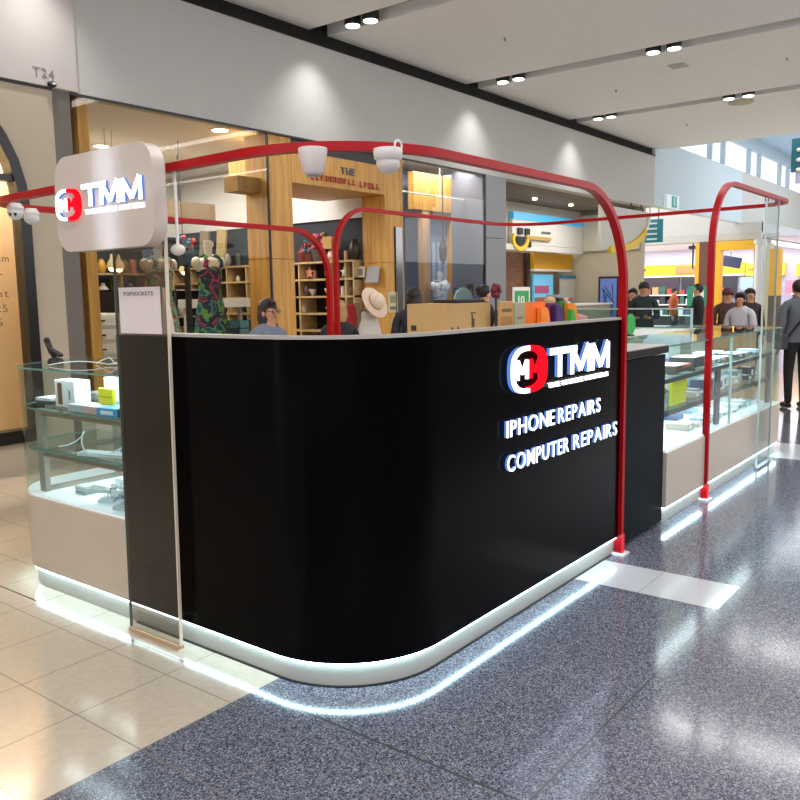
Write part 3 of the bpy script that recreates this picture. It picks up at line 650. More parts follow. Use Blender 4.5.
# ---- far store block at x=27
FX = 27
sbox('wall_back', (27.005, 27.2, 7.7, 14, 3.1, 5.9), mat('#c3bfb8', .7))
sbox('wall_back', (27.005, 27.2, 6.9, 7.7, 3.1, 3.66), mat('#c3bfb8', .7))
sbox('trim_16', (26.85, 27, 6.85, 14, 3.12, 3.35), mat('#b8b4ac', .6))
sbox('wall_right', (27.05, 48, 6.9, 7.1, 3.0, 3.65), mat('#c3bfb8', .7))
sbox('wall_right', (27.02, 27.9, 6.72, 7.1, 0, 3.0), mat('#cfc4a8', .6))
sbox('wall_back', (33, 33.2, 1, 14, 0, 3.4), mat('#c9cbe4', .7))
sbox('ceiling', (27.2, 33, 5, 14, 3.2, 3.3), mat('#e3e3f2', .7))
sbox('wall_back', (44, 44.2, -8, 7, 0, 6.4), mat('#bdb9b2', .7))
sbox('wall_right', (27.2, 44, 1.0, 1.2, 0, 6.4), mat('#b9b5ae', .7))
# yellow portal
YEL = mat('#e3a912', .45)
t = thing('shop_portal', 'bright yellow shop entrance portal across the mall', 'portal', (27, 7.6, 0))
def fx(u, v, x=26.98): return Px(u, v, x)
y0, y1 = 8.27, 6.97
B().box(26.7, 27.0, y0-.27, y0, 0, 3.1).build('post', YEL, t); B().box(26.7, 27.0, y1-.02, y0-.27, 2.83, 3.1).build('header', YEL, t); B().box(26.7, 27, y1-.25, y1-.02, 0, 3.1).build('post', mat('#d8d2c4', .5), t)
t = thing('shop_column', 'cream and yellow corner column right of the yellow portal', 'column', (26.9, 6.4, 0))
B().box(26.7, 27.0, 6.55, 6.71, 0, 2.9).build('cream_panel', mat('#cdbf9c', .5), t); B().box(26.7, 27, 6.25, 6.55, 1.4, 2.8).build('yellow_panel', YEL, t); B().box(26.7, 27, 6.25, 6.55, 0, 1.4).build('lower_panel', mat('#5a4a3c', .6), t)
t = thing('shop_column', 'brown brick column with a yellow edge between far shop openings', 'column', (26.9, 8.6, 0))
B().box(26.7, 27, 8.40, 8.66, 0, 3.1).build('brick_panel', mat('#6a4032', .7, bump=.5, scale=40, var=.3), t); B().box(26.7, 27, 8.66, 8.78, 0, 3.1).build('yellow_edge', YEL, t)
t = thing('round_pillar', 'slim white round pillar in front of the yellow portal', 'pillar', (24, 6.1, 0)); p = Px(760, 250, 24)
B().lathe([(.12, 0), (.12, 2.82), (.16, 2.84), (.16, 2.95)], (24, p.y, 0), 20).build('shaft', mat('#d6d6d6', .2), t, 40)
# interior band and products
def deco(x, y0, y1, z0, z1, h, name, label, cat, em=0, d=.1):
    o = B().box(x-d, x, y1, y0, z0, z1).build(name, mat(h, .5, em=h if em else None, es=em)); return tag(o, label, cat)
t = thing('shop_sign_band', 'long yellow sign band inside the far shop', 'sign', (32.9, 9, 2.2))
B().box(32.7, 32.98, 8.9, 13.6, 2.2, 2.62).build('band', mat('#ecb61c', .5, em='#ecb61c', es=.35), t); B().box(32.68, 32.7, 8.9, 13.6, 2.13, 2.2).build('white_edge', WHITE, t); B().box(32.6, 32.7, 10.6, 11.5, 2.26, 2.56).build('orange_patch', mat('#e0854c', .5), t)
marks(Matrix.Translation((32.69, 13.2, 2.38)) @ TX, 6, .5, .1, .01, 7).build('lettering', mat('#6a4630', .5), t); marks(Matrix.Translation((32.59, 10.75, 2.38)) @ TX, 4, .4, .1, .01, 9).build('lettering', mat('#503428', .5), t)
t = thing('shop_sign_band', 'shorter yellow sign band seen through the yellow portal', 'sign', (32.9, 8, 2.2)); B().box(32.7, 32.98, 7.5, 8.85, 2.1, 2.55).build('band', mat('#ecc23c', .5, em='#ecc23c', es=.35), t)
marks(Matrix.Translation((32.69, 8.75, 2.28)) @ TX, 6, .7, .1, .01, 10).build('lettering', mat('#d8502c', .5), t)
t = thing('shop_sign_band', 'yellow sign band with a red round badge at the far right', 'sign', (32.9, 6, 2.2)); B().box(32.7, 32.98, 5.2, 7.1, 2.05, 2.5).build('band', mat('#ecb61c', .5, em='#ecb61c', es=.35), t)
B().lathe([(.2, 0), (.2, .04)], (32.66, 6.35, 2.27), 20, ax='x').build('badge', mat('#b8281c', .5), t); B().lathe([(.09, 0), (.09, .05)], (32.64, 6.35, 2.27), 16, ax='x').build('badge_centre', WHITE, t)
deco(32.6, 13.2, 11.3, 1.5, 2.1, '#3a3038', 'product_wall', 'dark product wall under the yellow band left half', 'display', 0)
deco(32.6, 11.2, 9.1, 1.3, 2.1, '#2c2a33', 'video_screen', 'dark video wall under the yellow band right half', 'screen', 0)
deco(32.45, 10.4, 9.9, 1.65, 1.95, '#b5503c', 'screen_picture', 'orange glowing picture on the dark video wall', 'picture', .3, .02)
deco(32.6, 7.0, 6.0, 1.45, 1.9, '#2040c0', 'video_screen', 'blue lit screen at the far right of the shops', 'screen', .5)
deco(32.6, 6.2, 5.2, 1.15, 1.42, '#c82038', 'video_screen', 'red lit screen below the blue one', 'screen', .5)
deco(32.55, 7.4, 7.05, 1.4, 1.9, '#c07890', 'video_screen', 'pink lit panel left of the blue screen', 'screen', .4)
deco(32.5, 8.95, 7.6, 1.6, 2.05, '#8fb6cc', 'shelf_header', 'pale blue shelf header inside the yellow portal', 'header', .3)
deco(32.0, 8.2, 7.7, 1.6, 2.3, '#e8b08c', 'shop_poster', 'peach coloured poster hung inside the yellow portal', 'poster', .2)
t = thing('wall_monitor', 'tilted dark monitor hung above the yellow portal interior', 'monitor', (29, 8.3, 2.4)); p = Px(732, 262, 29)
B(Matrix.Translation((29, p.y, p.z)) @ Matrix.Rotation(.2, 4, 'X')).box(-.04, .04, -.3, .3, -.18, .18).build('screen', mat('#2a3450', .3), t); B().tube([(29, p.y+.05, p.z+.15), (29, p.y+.05, 3.2)], .03).build('bracket', GREY, t)
R = random.Random(12); n_ = 0
# gondola shelving with products
for gi, (x, ya, yb, lb) in enumerate(((30.5, 9.0, 12.9, 'long stocked shelf aisle deep in the far shop'), (29.6, 7.2, 8.0, 'stocked shelf end visible through the yellow portal'), (30.2, 5.3, 6.7, 'stocked shelf at the far right shop'))):
    t = thing('store_shelf', lb, 'shelving', (x, (ya+yb)/2, 0))
    for z in (.3, .7, 1.1, 1.45): B().box(x, x+.5, ya, yb, z-.04, z).build('shelf', WHITE, t)
    B().box(x+.3, x+.34, ya, yb, 0, 1.6).build('back_panel', mat('#3a3840', .6), t)
    for z in (1.1, 1.45, .7):
        y = ya+.03
        while y < yb-.25:
            w = R.uniform(.14, .24); h = R.uniform(.14, .3)
            c = R.choice(['#1e2430', '#c8c4c8', '#2a4a70', '#a8402c', '#c09060', '#3c3c44', '#d8d8e0', '#704038', '#2e5a4c'])
            tag(B().box(x+.02, x+.25, y, y+w, z+.001, z+h).build('product_box', mat(c, .5)), 'small boxed product on the ' + lb, 'box', 'boxed products, ' + lb)
            y += w + R.uniform(.02, .08)
light('far_light', 'AREA', (30, 10, 3.15), 420, (.92, .92, 1), 5, 6)
light('far_light', 'AREA', (30.3, 6.3, 3.15), 120, (.92, .92, 1), 4, 1.5)
for i, (u, lb) in enumerate(((650, 'first'), (669, 'second'), (683, 'third'), (695, 'last'))):
    p = Px(u, 253, 28.0)
    tag(B().lathe([(.12, 3.16), (.12, 3.2)], (28.0, p.y, 0), 14).build('recessed_downlight', emis('#ffffff', 8)), '%s ceiling downlight from the left inside the far shop' % lb, 'downlight')
# dark hanging pole
t = thing('hanging_camera', 'dark pole mounted camera inside the far shop', 'camera', (27.6, 9, 3)); p = Px(693, 255, 27.6); B().tube([(27.6, p.y, 3.19), (27.6, p.y, 2.3)], .03).build('pole', DARK, t); B().box(27.5, 27.7, p.y-.12, p.y+.12, 2.95, 3.05).build('head', DARK, t)
# teal signs
TEAL = mat('#1f7f8e', .5)
t = thing('hanging_sign', 'teal hanging wayfinding sign beside the yellow arc', 'sign', (20.8, 7.9, 3.0))
pa = Px(645, 220, 20.6); pb = Px(662, 242, 20.6)
B().box(20.6, 20.66, pb.y, pa.y, pb.z, pa.z).build('board', TEAL, t)
b = B()
for k in range(4): b.box(20.585, 20.6, pa.y-.32, pa.y-.06, pa.z-.12-.13*k, pa.z-.08-.13*k)
b.build('white_text_lines', WHITE, t)
for f_ in (.25, .75): B().tube([(20.63, pb.y+(pa.y-pb.y)*f_, pa.z), (20.63, pb.y+(pa.y-pb.y)*f_, 3.75)], .012, 6).build('hanger', DARK, t)
t = thing('hanging_sign', 'dark teal hanging directory sign at the top right edge', 'sign', (17, 3.7, 3.9))
pa = Px(792, 139, 16); pb = Px(792, 172, 16)
B().box(16.0, 16.08, pa.y-1.0, pa.y, pb.z, pa.z).build('board', mat('#14606e', .5), t); b = B()
for k in range(3): b.ball((15.99, pa.y-.13, pa.z-.2-.17*k), (.02, .05, .035), 8)
b.build('white_symbols', WHITE, t); B().box(16.0, 16.07, pa.y-1.0, pa.y-.08, pb.z-.2, pb.z-.01).build('lower_board', mat('#b9bcdc', .5), t)
for q_ in (.2, .8): B().tube([(16.04, pa.y-q_, pa.z), (16.04, pa.y-q_, 4.98)], .012, 6).build('hanger', DARK, t)
t = thing('exit_sign', 'small green exit sign on the white wall over the side corridor', 'sign', (20.9, 7.4, 3.7)); p = Py(672, 202, 7.45)
B().box(p.x-.42, p.x+.42, 7.42, 7.5, p.z-.16, p.z+.16).build('board', mat('#d9e8ea', .4, em='#d9e8ea', es=.3), t); B().box(p.x-.1, p.x+.25, 7.41, 7.42, p.z-.14, p.z+.14).build('green_field', mat('#2d9488', .4, em='#2d9488', es=.4), t); B().box(p.x, p.x+.08, 7.4, 7.41, p.z-.1, p.z+.1).build('running_figure', WHITE, t)

# ---- ceiling downlights in slots
for i, (u, v) in enumerate(((345, 21), (363, 16), (499, 79.5), (514, 76), (648, 48), (668, 43), (596, 117), (609, 115), (726, 96), (744, 92))):
    si = (8.145 if i < 2 else 11.795 if i < 6 else 15.475); p = Pz(u, v, 4.97); y = Px(u, v, si).y if False else p.y
    lbs = ['left of the pair in the nearest ceiling slot', 'right of the pair in the nearest ceiling slot', 'left of the far pair in the middle ceiling slot', 'right of the far pair in the middle ceiling slot', 'left of the near pair in the middle ceiling slot', 'right of the near pair in the middle ceiling slot', 'left of the far pair in the farthest ceiling slot', 'right of the far pair in the farthest ceiling slot', 'left of the near pair in the farthest ceiling slot', 'right of the near pair in the farthest ceiling slot']
    t = thing('ceiling_spotlight', 'black round downlight, ' + lbs[i], 'spotlight', (si, y, 4.97))
    LB().lathe([(.1, -.02), (.105, 0), (.105, .15)], n=20).build('housing', mat('#101010', .5), t, 40); LB().lathe([(.088, -.03), (.088, -.02)], n=20).build('lens', emis('#fffaf0', 5), t)
# unseen strips stand in for slot lamps; first one added to brighten left faces
for x in (-2.8, .9, 4.53, 8.15, 11.8, 15.48):
    light('hall_fill_strip', 'AREA', (x, -1.3, 4.96), 170, (1, .98, .96), .3, 11)
for u, v, s, lb in ((741, 102, .22, 'flat round speaker grille in the ceiling at right'),):
    p = Pz(u, v, 4.97); tag(B().lathe([(s, 4.955), (s, 4.98)], (p.x, p.y, 0), 24).build('ceiling_speaker', mat('#b5b1a0', .6)), lb, 'speaker')
p = Pz(678, 66, 4.97); tag(B().box(p.x-.12, p.x+.12, p.y-.12, p.y+.12, 4.965, 4.98).build('access_hatch', mat('#bab8b4', .7)), 'small square hatch in the ceiling between the slots', 'hatch')
for i, (u, v, lb) in enumerate(((505, 38, 'ceiling sprinkler left of the middle slot'), (616, 90, 'ceiling sprinkler between middle and far slots, left'), (787, 58, 'ceiling sprinkler at the right edge'), (687, 124, 'ceiling sprinkler beyond the far slot'))):
    p = Pz(u, v, 4.97); t = thing('ceiling_sprinkler', lb, 'sprinkler', (p.x, p.y, 4.98)); LB().lathe([(.035, -.01), (.035, 0)], n=12).build('escutcheon', WHITE, t); LB().lathe([(.012, -.05), (.012, -.01)], n=8).build('nozzle', STEEL, t)
# wall washers in the shadow gap
for x in (4.15, 7.87, 11.6, 15.2):
    light('wall_washer', 'SPOT', (x, 7.05, 4.94), 95, (1, .99, .97), .06, rot=(math.radians(2), 0, 0), spot=98, blend=1)

# ================================================================== KIOSK
XL, YF = 2.28, 1.97; R0 = .5
def rounded(off, ye, xe, R=R0, n=14):
    r = R - off; cx, cy = XL+R, YF+R
    return [(XL+off, ye)] + arc(cx, cy, r, 180, 270, n) + [(xe, YF+off)]
t = thing('service_counter', 'tall glossy black curved counter of the phone repair kiosk', 'counter', (3.3, 2.6, 0))
B().band(rounded(0, 3.50, 4.72), rounded(.04, 3.50, 4.72), .115, 1.45).build('front_panel', BLACK, t, 30)
B().band(rounded(.04, 3.495, 4.715), rounded(.45, 3.495, 4.715), .3, 1.40).build('cabinet', mat('#2a2a2c', .5), t, 30)
B().band(rounded(.0, 3.50, 4.72), rounded(.07, 3.50, 4.72), 1.45, 1.463).build('top_edge', mat('#a9a49c', .3), t, 30)
B().band(rounded(.045, 3.49, 4.71), rounded(.47, 3.49, 4.71), 1.405, 1.43).build('worktop', WHITEM, t, 30)
B().band(rounded(.03, 3.5, 4.72), rounded(.06, 3.5, 4.72), 0.002, .100).build('plinth', PLI, t, 30)
B().band(rounded(.012, 3.5, 4.72), rounded(.028, 3.5, 4.72), .101, .113).build('light_strip', LED, t, 30)
B().band(rounded(.02, 3.5, 4.72), rounded(.05, 3.5, 4.72), 0.0005, .006).build('base_gasket', DARK, t, 30)

# illuminated lettering on front
LW = emis('#f2f8ff', 2.6, 'lit_acrylic_white'); LS = emis('#6f9cff', .8, 'lit_acrylic_side'); LR = emis('#ff1020', 1.6, 'lit_acrylic_red')
def tmm(T, w, h, d, parent, sub=True):
    """kiosk wordmark: local x right, y up, z out; origin bottom-left of letters"""
    sw = w*.042
    def strokes(z0, z1, m, nm):
        b = B(T)
        b.stroke([(0, h-sw/2), (w*.42, h-sw/2)], sw*1.15, z0, z1)                 # long top bar
        b.stroke([(w*.15, h-sw), (w*.15, 0)], sw*1.35, z0, z1)
        for x in (w*.345, w*.70):
            b.stroke([(x, h), (x, 0)], sw*1.2, z0, z1); b.stroke([(x, h-sw*.3), (x+w*.14, h*.14)], sw*1.3, z0, z1)
            b.stroke([(x+w*.14, h*.14), (x+w*.275, h)], sw*1.3, z0, z1); b.stroke([(x+w*.28, h), (x+w*.28, 0)], sw*1.1, z0, z1)
        b.build(nm, m, parent)
    strokes(0, d-.004, LS, 'letter_sides'); strokes(d-.004, d, LW, 'letters')
    if sub:
        for tx, a, c in (('THE', 0, .17), ('MOBILE', .22, .55), ('MASTERS', .60, 1.0)):
            B().text(tx, T @ Matrix.Translation((w*a, -h*.33, d/2)), h*.17, d*.6, w*(c-a), .0).build('small_word', parent and LW, parent)
def badge(T, rx, ry, d, parent):
    """ring split white (left) and red (right) around two M letters"""
    def half(a0, a1, r0, r1, z0, z1, m, nm):
        n = 18; b = B(T); q = .7
        def sp(a, k): c, s_ = math.cos(a), math.sin(a); return (rx*k*math.copysign(abs(c)**q, c), ry*k*math.copysign(abs(s_)**q, s_))
        for i in range(n):
            aa, ab = math.radians(a0+(a1-a0)*i/n), math.radians(a0+(a1-a0)*(i+1)/n)
            b.prism([sp(aa, r1), sp(ab, r1), sp(ab, r0), sp(aa, r0)], z0, z1)
        b.build(nm, m, parent)
    half(90, 270, .8, 1, 0, d-.004, LS, 'ring_side'); half(90, 270, .8, 1, d-.004, d, LW, 'white_half_ring')
    half(-90, 90, .76, 1, 0, d, LR, 'red_half_ring')
    def M(x0, x1, y0, y1, w, z0, z1, m, nm):
        B(T).stroke([(x0, y0), (x0, y1), ((x0+x1)/2, y0+(y1-y0)*.3), (x1, y1), (x1, y0)], w, z0, z1).build(nm, m, parent)
    M(-rx*.60, -rx*.10, -ry*.40, ry*.40, rx*.075, d*.4, d, LW, 'white_letter'); M(rx*.10, rx*.60, -ry*.40, ry*.40, rx*.075, d*.4, d, LR, 'red_letter')
TF = Matrix(((1,0,0,0),(0,0,-1,YF-.003),(0,1,0,0),(0,0,0,1)))
sg = thing('illuminated_sign', 'glowing white and red company sign on the black counter front', 'sign', (3.9, YF, 1.13))
tmm(TF @ Matrix.Translation((3.735, 1.185, .006)), .725, .15, .022, sg)
badge(TF @ Matrix.Translation((3.52, 1.25, .006)), .18, .115, .024, sg)
for txts, z, lb in (((('IPHONE', 3.315, 3.80), ('REPAIRS', 3.84, 4.36)), .94, 'upper glowing white repairs line on the black counter'), ((('COMPUTER', 3.32, 3.965), ('REPAIRS', 4.02, 4.60)), .772, 'lower glowing white computer repairs line on the black counter')):
    t = thing('illuminated_lettering', lb, 'sign', (3.3, YF, z))
    for txt, xa, xb in txts:
        w_ = B().text(txt, TF @ Matrix.Translation((xa, z, .021)), .083, .003, xb-xa, .002).build('word', LW, t)
        B().text(txt, TF @ Matrix.Translation((xa, z, .013)), .083, .012, xb-xa, .002).build('word_sides', LS, w_)
light('sign_glow', 'AREA', (3.9, YF-.06, 1.1), .6, (.7, .85, 1), .9, .4, rot=(math.radians(-90), 0, 0))

# low dark block next to the counter
t = thing('side_cabinet', 'low dark cabinet right of the red front post', 'cabinet', (5.1, 2.3, 0))
B().box(4.82, 5.50, YF+.02, 2.55, .03, 1.19).build('body', mat('#0b1216', .4, .05), t); B().box(4.80, 5.51, YF, 2.75, 1.2, 1.25, .004).build('worktop', mat('#141a1e', .3, .2), t); B().box(4.9, 5.45, YF+.1, 2.5, 0, .03).build('plinth', DARK, t); B().box(4.80, 5.51, YF+.004, 2.74, 1.2505, 1.256).build('top_sheet', mat('#bdbab6', .3), t)

# ---- glass display cases
def led_base(t, out, a, inn=None):
    pass
# left case
def louter(off, R=.36):
    cx, cy = XL+R, 4.74-R; r = R-off
    return [(XL+off, 3.505)] + arc(cx, cy, r, 180, 90, 12) + [(2.9, 4.74-off)]
t = thing('display_case', 'cream based glass display case with a curved end left of the black counter', 'display case', (2.6, 4.1, 0))
def solid(out, ys, z0, z1): return B().prism([(x, y) for x, y in out] + [(2.9, 3.505)], z0, z1)
solid(louter(0), 0, .115, .53).build('base_cabinet', CREAMC, t, 30); solid(louter(.01), 0, .531, .545).build('deck', mat('#eef2f4', .25, em='#dff2ff', es=.25), t, 30)  # deck is no lamp; some case brightness is put into its colour as glow
solid(louter(.03), 0, .002, .1).build('plinth', PLI, t, 30)
B().band(louter(.01), louter(.027), .101, .113).build('light_strip', LED, t, 30)
B().band(louter(0.002), louter(.010), .546, 1.245).build('glass_wall', GLASS, t, 30)
solid(louter(0), 0, 1.246, 1.256).build('glass_top', glass('#eaf5f2', .8), t); B().band(louter(-.0015), louter(.0025), 1.246, 1.256).build('top_rim', GEDGE, t)
for z, nm in ((1.02, 'glass_shelf'), (.79, 'glass_shelf')):
    s_ = B().prism([(x, y) for x, y in louter(.03)] + [(2.88, 3.51)], z, z+.008).build(nm, glass('#eef6f4', .4), t)
    B().band(louter(.027), louter(.031), z, z+.008).build('shelf_rim', GEDGE, s_)
fy = 4.40
for (x, y) in ((2.36, fy), (2.36, 3.53), (2.84, fy), (2.84, 3.53)): B().box(x-.015, x+.015, y-.03, y+.03, .546, 1.018).build('frame_upright', STEEL, t)
for z in (.985, .755):
    b = B().box(2.345, 2.375, 3.56, fy-.03, z, z+.03); b.box(2.825, 2.855, 3.56, fy-.03, z, z+.03); b.box(2.375, 2.825, fy-.015, fy+.015, z, z+.03); b.build('shelf_rail', BRONZE, t)
B().box(2.375, 2.825, fy-.015, fy+.015, .546, .57).build('foot_rail', STEEL, t)
light('case_light', 'AREA', (2.58, 4.05, 1.235), 8, (.85, .95, 1), .4, 1.0)
light('case_light', 'AREA', (2.58, 3.95, .745), 2.2, (.9, .97, 1), .35, .8)  # extra unseen lamp added to brighten the pouches on the case floor
# objects in left case
def carton(name, cx, cy, z, w, d, h, rz, col, label, cat='box', prints=()):
    t = thing(name, label, cat, (cx, cy, z), rz)
    LB().box(-w/2, w/2, -d/2, d/2, 0, h, min(.004, h*.1)).build('box_body', mat(col, .5), t)
    for (side, a0, a1, z0, z1, pc) in prints:
        b = LB()
        if side == 'x': b.box(-w/2-.0015, -w/2, a0*d, a1*d, z0*h, z1*h)
        elif side == 'y': b.box(a0*w, a1*w, -d/2-.0015, -d/2, z0*h, z1*h)
        else: b.box(a0*w, a1*w, z0*d, z1*d, h, h+.0015)
        b.build('print', mat(pc, .5), t)
    return t
Z1 = 1.029; Z2 = .799; Z3 = .546
carton('product_carton', 2.47, 4.24, Z1, .1, .2, .15, .0, '#dfe2e6', 'white speaker carton with a brown picture on the upper glass shelf', prints=(('x', .12, .34, .1, .9, '#7a4a2e'), ('x', -.3, -.22, .3, .65, '#8a8f98')))
carton('product_carton', 2.64, 4.04, Z1, .1, .15, .16, .1, '#d8dce2', 'plain white carton behind the speaker carton', prints=(('x', -.3, .3, .1, .18, '#a0a8b0'),))
carton('product_carton', 2.40, 3.70, Z1, .14, .17, .045, .05, '#3f94d0', 'flat blue boxed accessory at the front of the upper glass shelf', prints=(('x', -.3, .3, .25, .7, '#dce8f4'),))
carton('product_carton', 2.41, 3.565, Z1, .14, .09, .048, 0, '#182840', 'small navy boxed accessory beside the flat blue one', prints=(('x', -.3, .3, .3, .6, '#c8d0dc'),))
carton('product_carton', 2.40, 3.94, Z1, .11, .29, .04, .03, '#aab0b8', 'flat silver boxed accessory with a pinkish picture before the plain white carton', prints=(('x', -.48, -.05, .1, .9, '#c4a49c'),))
carton('product_carton', 2.5, 4.48, Z1, .16, .14, .02, .2, '#30343c', 'thin dark box at the curved end of the upper shelf')
carton('product_carton', 2.5, 4.48, Z1+.021, .16, .14, .018, .1, '#c8ccd2', 'thin silver box stacked on the thin dark one')
carton('price_tag_card', 2.44, 3.86, Z1+.041, .02, .13, .085, 0, '#d6cf10', 'bright yellow card standing on the flat silver box', 'card', prints=(('x', -.45, .45, .45, .52, '#a8a000'),))
carton('product_carton', 2.6, 3.84, Z1, .08, .1, .12, 0, '#7a6450', 'brown carton behind the yellow card')
def cable(name, pts, r, h, label, cat='cable'):
    o = B().tube(pts, r, 6).build(name, mat(h, .4), None, 50); return tag(o, label, cat)
cable('charging_cable', [(2.4+.22*math.sin(i*.5)*.3, 4.3-.04*i, Z2+.006+(.10*math.sin(i*.28)**2)) for i in range(20)], .004, '#e4e8ec', 'long white cable arching over the lower glass shelf')
cable('charging_cable', [(2.5, 3.6+.03*i, Z2+.008+.09*max(0, math.sin(i*.35))) for i in range(10)], .004, '#e4e8ec', 'short white cable standing at the right of the lower shelf')
carton('cable_packet', 2.42, 3.78, Z2, .08, .46, .02, .25, '#d2dade', 'long pale packet lying across the lower glass shelf', 'packet')
carton('cable_packet', 2.55, 3.66, Z2, .12, .22, .03, -.3, '#c3ccd4', 'short pale packet at the right end of the lower glass shelf', 'packet', prints=(('z', -.4, .4, -.3, .3, '#8f9aa4'),))
# pouches at bottom
R = random.Random(21)
pc = 0
for k in range(48):
    x = R.uniform(2.36, 2.76); y = R.uniform(3.56, 4.02); layer = k//12; z = Z3+.004+.028*layer; y = y if layer < 1 else 3.56+(y-3.56)*(1-.12*layer)
    b = LB(); n = 7
    vs = [[b._v(((i/n-.5)*.13, (j/n-.5)*.08, .012*R.random()+.018*math.sin(PI*i/n)*math.sin(PI*j/n)+(.012))) for j in range(n+1)] for i in range(n+1)]
    vl = [[b._v(((i/n-.5)*.13, (j/n-.5)*.08, .0)) for j in range(n+1)] for i in range(n+1)]
    for i in range(n):
        for j in range(n):
            b.bm.faces.new((vs[i][j], vs[i+1][j], vs[i+1][j+1], vs[i][j+1])); b.bm.faces.new((vl[i][j], vl[i][j+1], vl[i+1][j+1], vl[i+1][j]))
    for i in range(n):
        for (A, C_) in (((i, 0), (i+1, 0)), ((i+1, n), (i, n))): b.bm.faces.new((vs[A[0]][A[1]], vl[A[0]][A[1]], vl[C_[0]][C_[1]], vs[C_[0]][C_[1]]))
        for (A, C_) in (((0, i+1), (0, i)), ((n, i), (n, i+1))): b.bm.faces.new((vs[A[0]][A[1]], vl[A[0]][A[1]], vl[C_[0]][C_[1]], vs[C_[0]][C_[1]]))
    o = b.build('plastic_pouch', mat(['#d3dde0', '#c0caca', '#eef4f6', '#9aa19c', '#d0dcd8'][k % 5], .18, .6), None)
    o.location = (x, y, z+.002*k*.1); o.rotation_euler = (R.uniform(-.12, .12), R.uniform(-.12, .12), R.uniform(0, 3.1))
    tag(o, 'crumpled clear accessory pouch in the pile on the case floor', 'pouch', 'clear accessory pouches heaped in the left display case')
for k in range(3): tag(B().box(2.42, 2.5, 4.10, 4.20, Z3+.001+.016*k, Z3+.016+.016*k, .003).build('adapter_box', mat(['#8a9a98', '#b5bfbd', '#c8d0ce'][k], .4)), '%s small grey adapter box in the stack on the case floor' % ['bottom', 'middle', 'top'][k], 'box')
# phone holder on top and cables
t = thing('phone_holder', 'black folding phone holder on top of the left glass case', 'phone holder', (2.5, 4.45, 1.256))
LB().lathe([(.045, 0), (.045, .02), (.035, .035), (.012, .04)], n=18).build('base', DARK, t, 40); LB().tube([(0, 0, .035), (-.02, .02, .07), (-.0, -.03, .06)], .012).build('arm', DARK, t, 40)
LB().tube([(.0, -.06, .05), (-.01, .03, .085), (0, .08, .13)], .013, sq=(.015, .03)).build('cradle', DARK, t); LB().ball((0, .08, .135), .018).build('knob', DARK, t, 40)
cable('white_cable', [(2.4+.03*i, 4.35-.05*i, 1.262+.02*abs(math.sin(i*.5))) for i in range(14)], .003, '#e0ddd8', 'thin white cable lying on the left glass case top')
cable('white_cable', [(2.6+.02*math.sin(i), 4.2-.05*i, 1.262+.035*abs(math.sin(i*.7))) for i in range(10)], .003, '#d8d5d0', 'second loop of white cable behind on the left glass case top')
# black round phone wedge: pale triangular card standing
t = thing('price_card', 'tall pale folded card standing behind the left glass case top', 'card', (2.7, 3.62, 1.256))
LB().prism([(-.06, 0), (.06, 0), (.03, .42)], -.03, .0, 'x').build('card', mat('#c9b8ae', .6), t); LB().prism([(-.03, .05), (.03, .05), (.01, .12)], -.032, -.03, 'x').build('print', mat('#7a6a70', .6), t)

# right case
t = thing('display_case', 'long cream based glass display case along the right side of the kiosk', 'display case', (7, 2.3, 0))
XA, XB = 5.52, 8.62; YB = 2.62
B().box(XA, XB, YF, YB, .115, .50).build('base_cabinet', CREAMC, t); B().box(XA+.01, XB-.01, YF+.01, YB, .501, .515).build('deck', mat('#eef2f4', .25, em='#dff2ff', es=.25), t)  # deck glows faintly, brightness painted in rather than lit
B().box(XA, XB-.03, YF+.03, YB, .002, .1).build('plinth', PLI, t); B().box(XA, XB-.01, YF+.01, YF+.027, .101, .113).build('light_strip', LED, t)
for k, (xa, xb) in enumerate(((XA+.004, 6.96), (6.98, XB-.004))): B().box(xa, xb, YF+.002, YF+.010, .516, 1.235).build('front_glass', GLASS, t)
B().box(XB-.012, XB-.004, YF+.012, YB, .516, 1.235).build('end_glass', GLASS, t)
gt = B().box(XA, XB, YF, YB, 1.236, 1.248).build('glass_top', glass('#eaf5f2', .8), t); B().box(XA, XB, YF-.002, YF-.0005, 1.236, 1.248).build('top_rim', GEDGE, gt)
B().box(6.955, 6.985, YF+.0, YF+.014, .516, 1.235).build('glass_joint', mat('#a9d0cc', .1, .6), t)
for z in (1.0, .765): B().box(XA+.02, XB-.02, YF+.06, YB-.04, z, z+.008).build('glass_shelf', glass('#eef6f4', .4), t); 
b = None
for z in (.965, .73):
    b = B().box(XA+.03, XB-.05, YF+.075, YF+.1, z, z+.033); b.box(XA+.03, XB-.05, YB-.08, YB-.055, z, z+.033); b.build('shelf_rail', mat('#39474e', .35, .5, .4), t)
for x in (XA+.03, 6.85, 8.45): B().box(x, x+.09, YF+.075, YF+.1, .516, .965).build('frame_upright', mat('#39474e', .35, .5, .4), t); B().box(x, x+.09, YB-.08, YB-.055, .516, .965).build('frame_upright', mat('#39474e', .35, .5, .4), t)
B().box(XA, XB, YB+.002, YB+.02, .1, 1.235).build('back_panel', glass('#eef4f4', .6), t)
light('case_light', 'AREA', (6.3, 2.3, 1.225), 14, (.85, .95, 1), 1.4, .4); light('case_light', 'AREA', (7.8, 2.3, 1.225), 14, (.85, .95, 1), 1.4, .4)
light('case_light', 'AREA', (7.1, 2.3, .72), 6, (.9, .97, 1), 2.2, .35)  # extra unseen lamp added below the shelf to brighten the goods
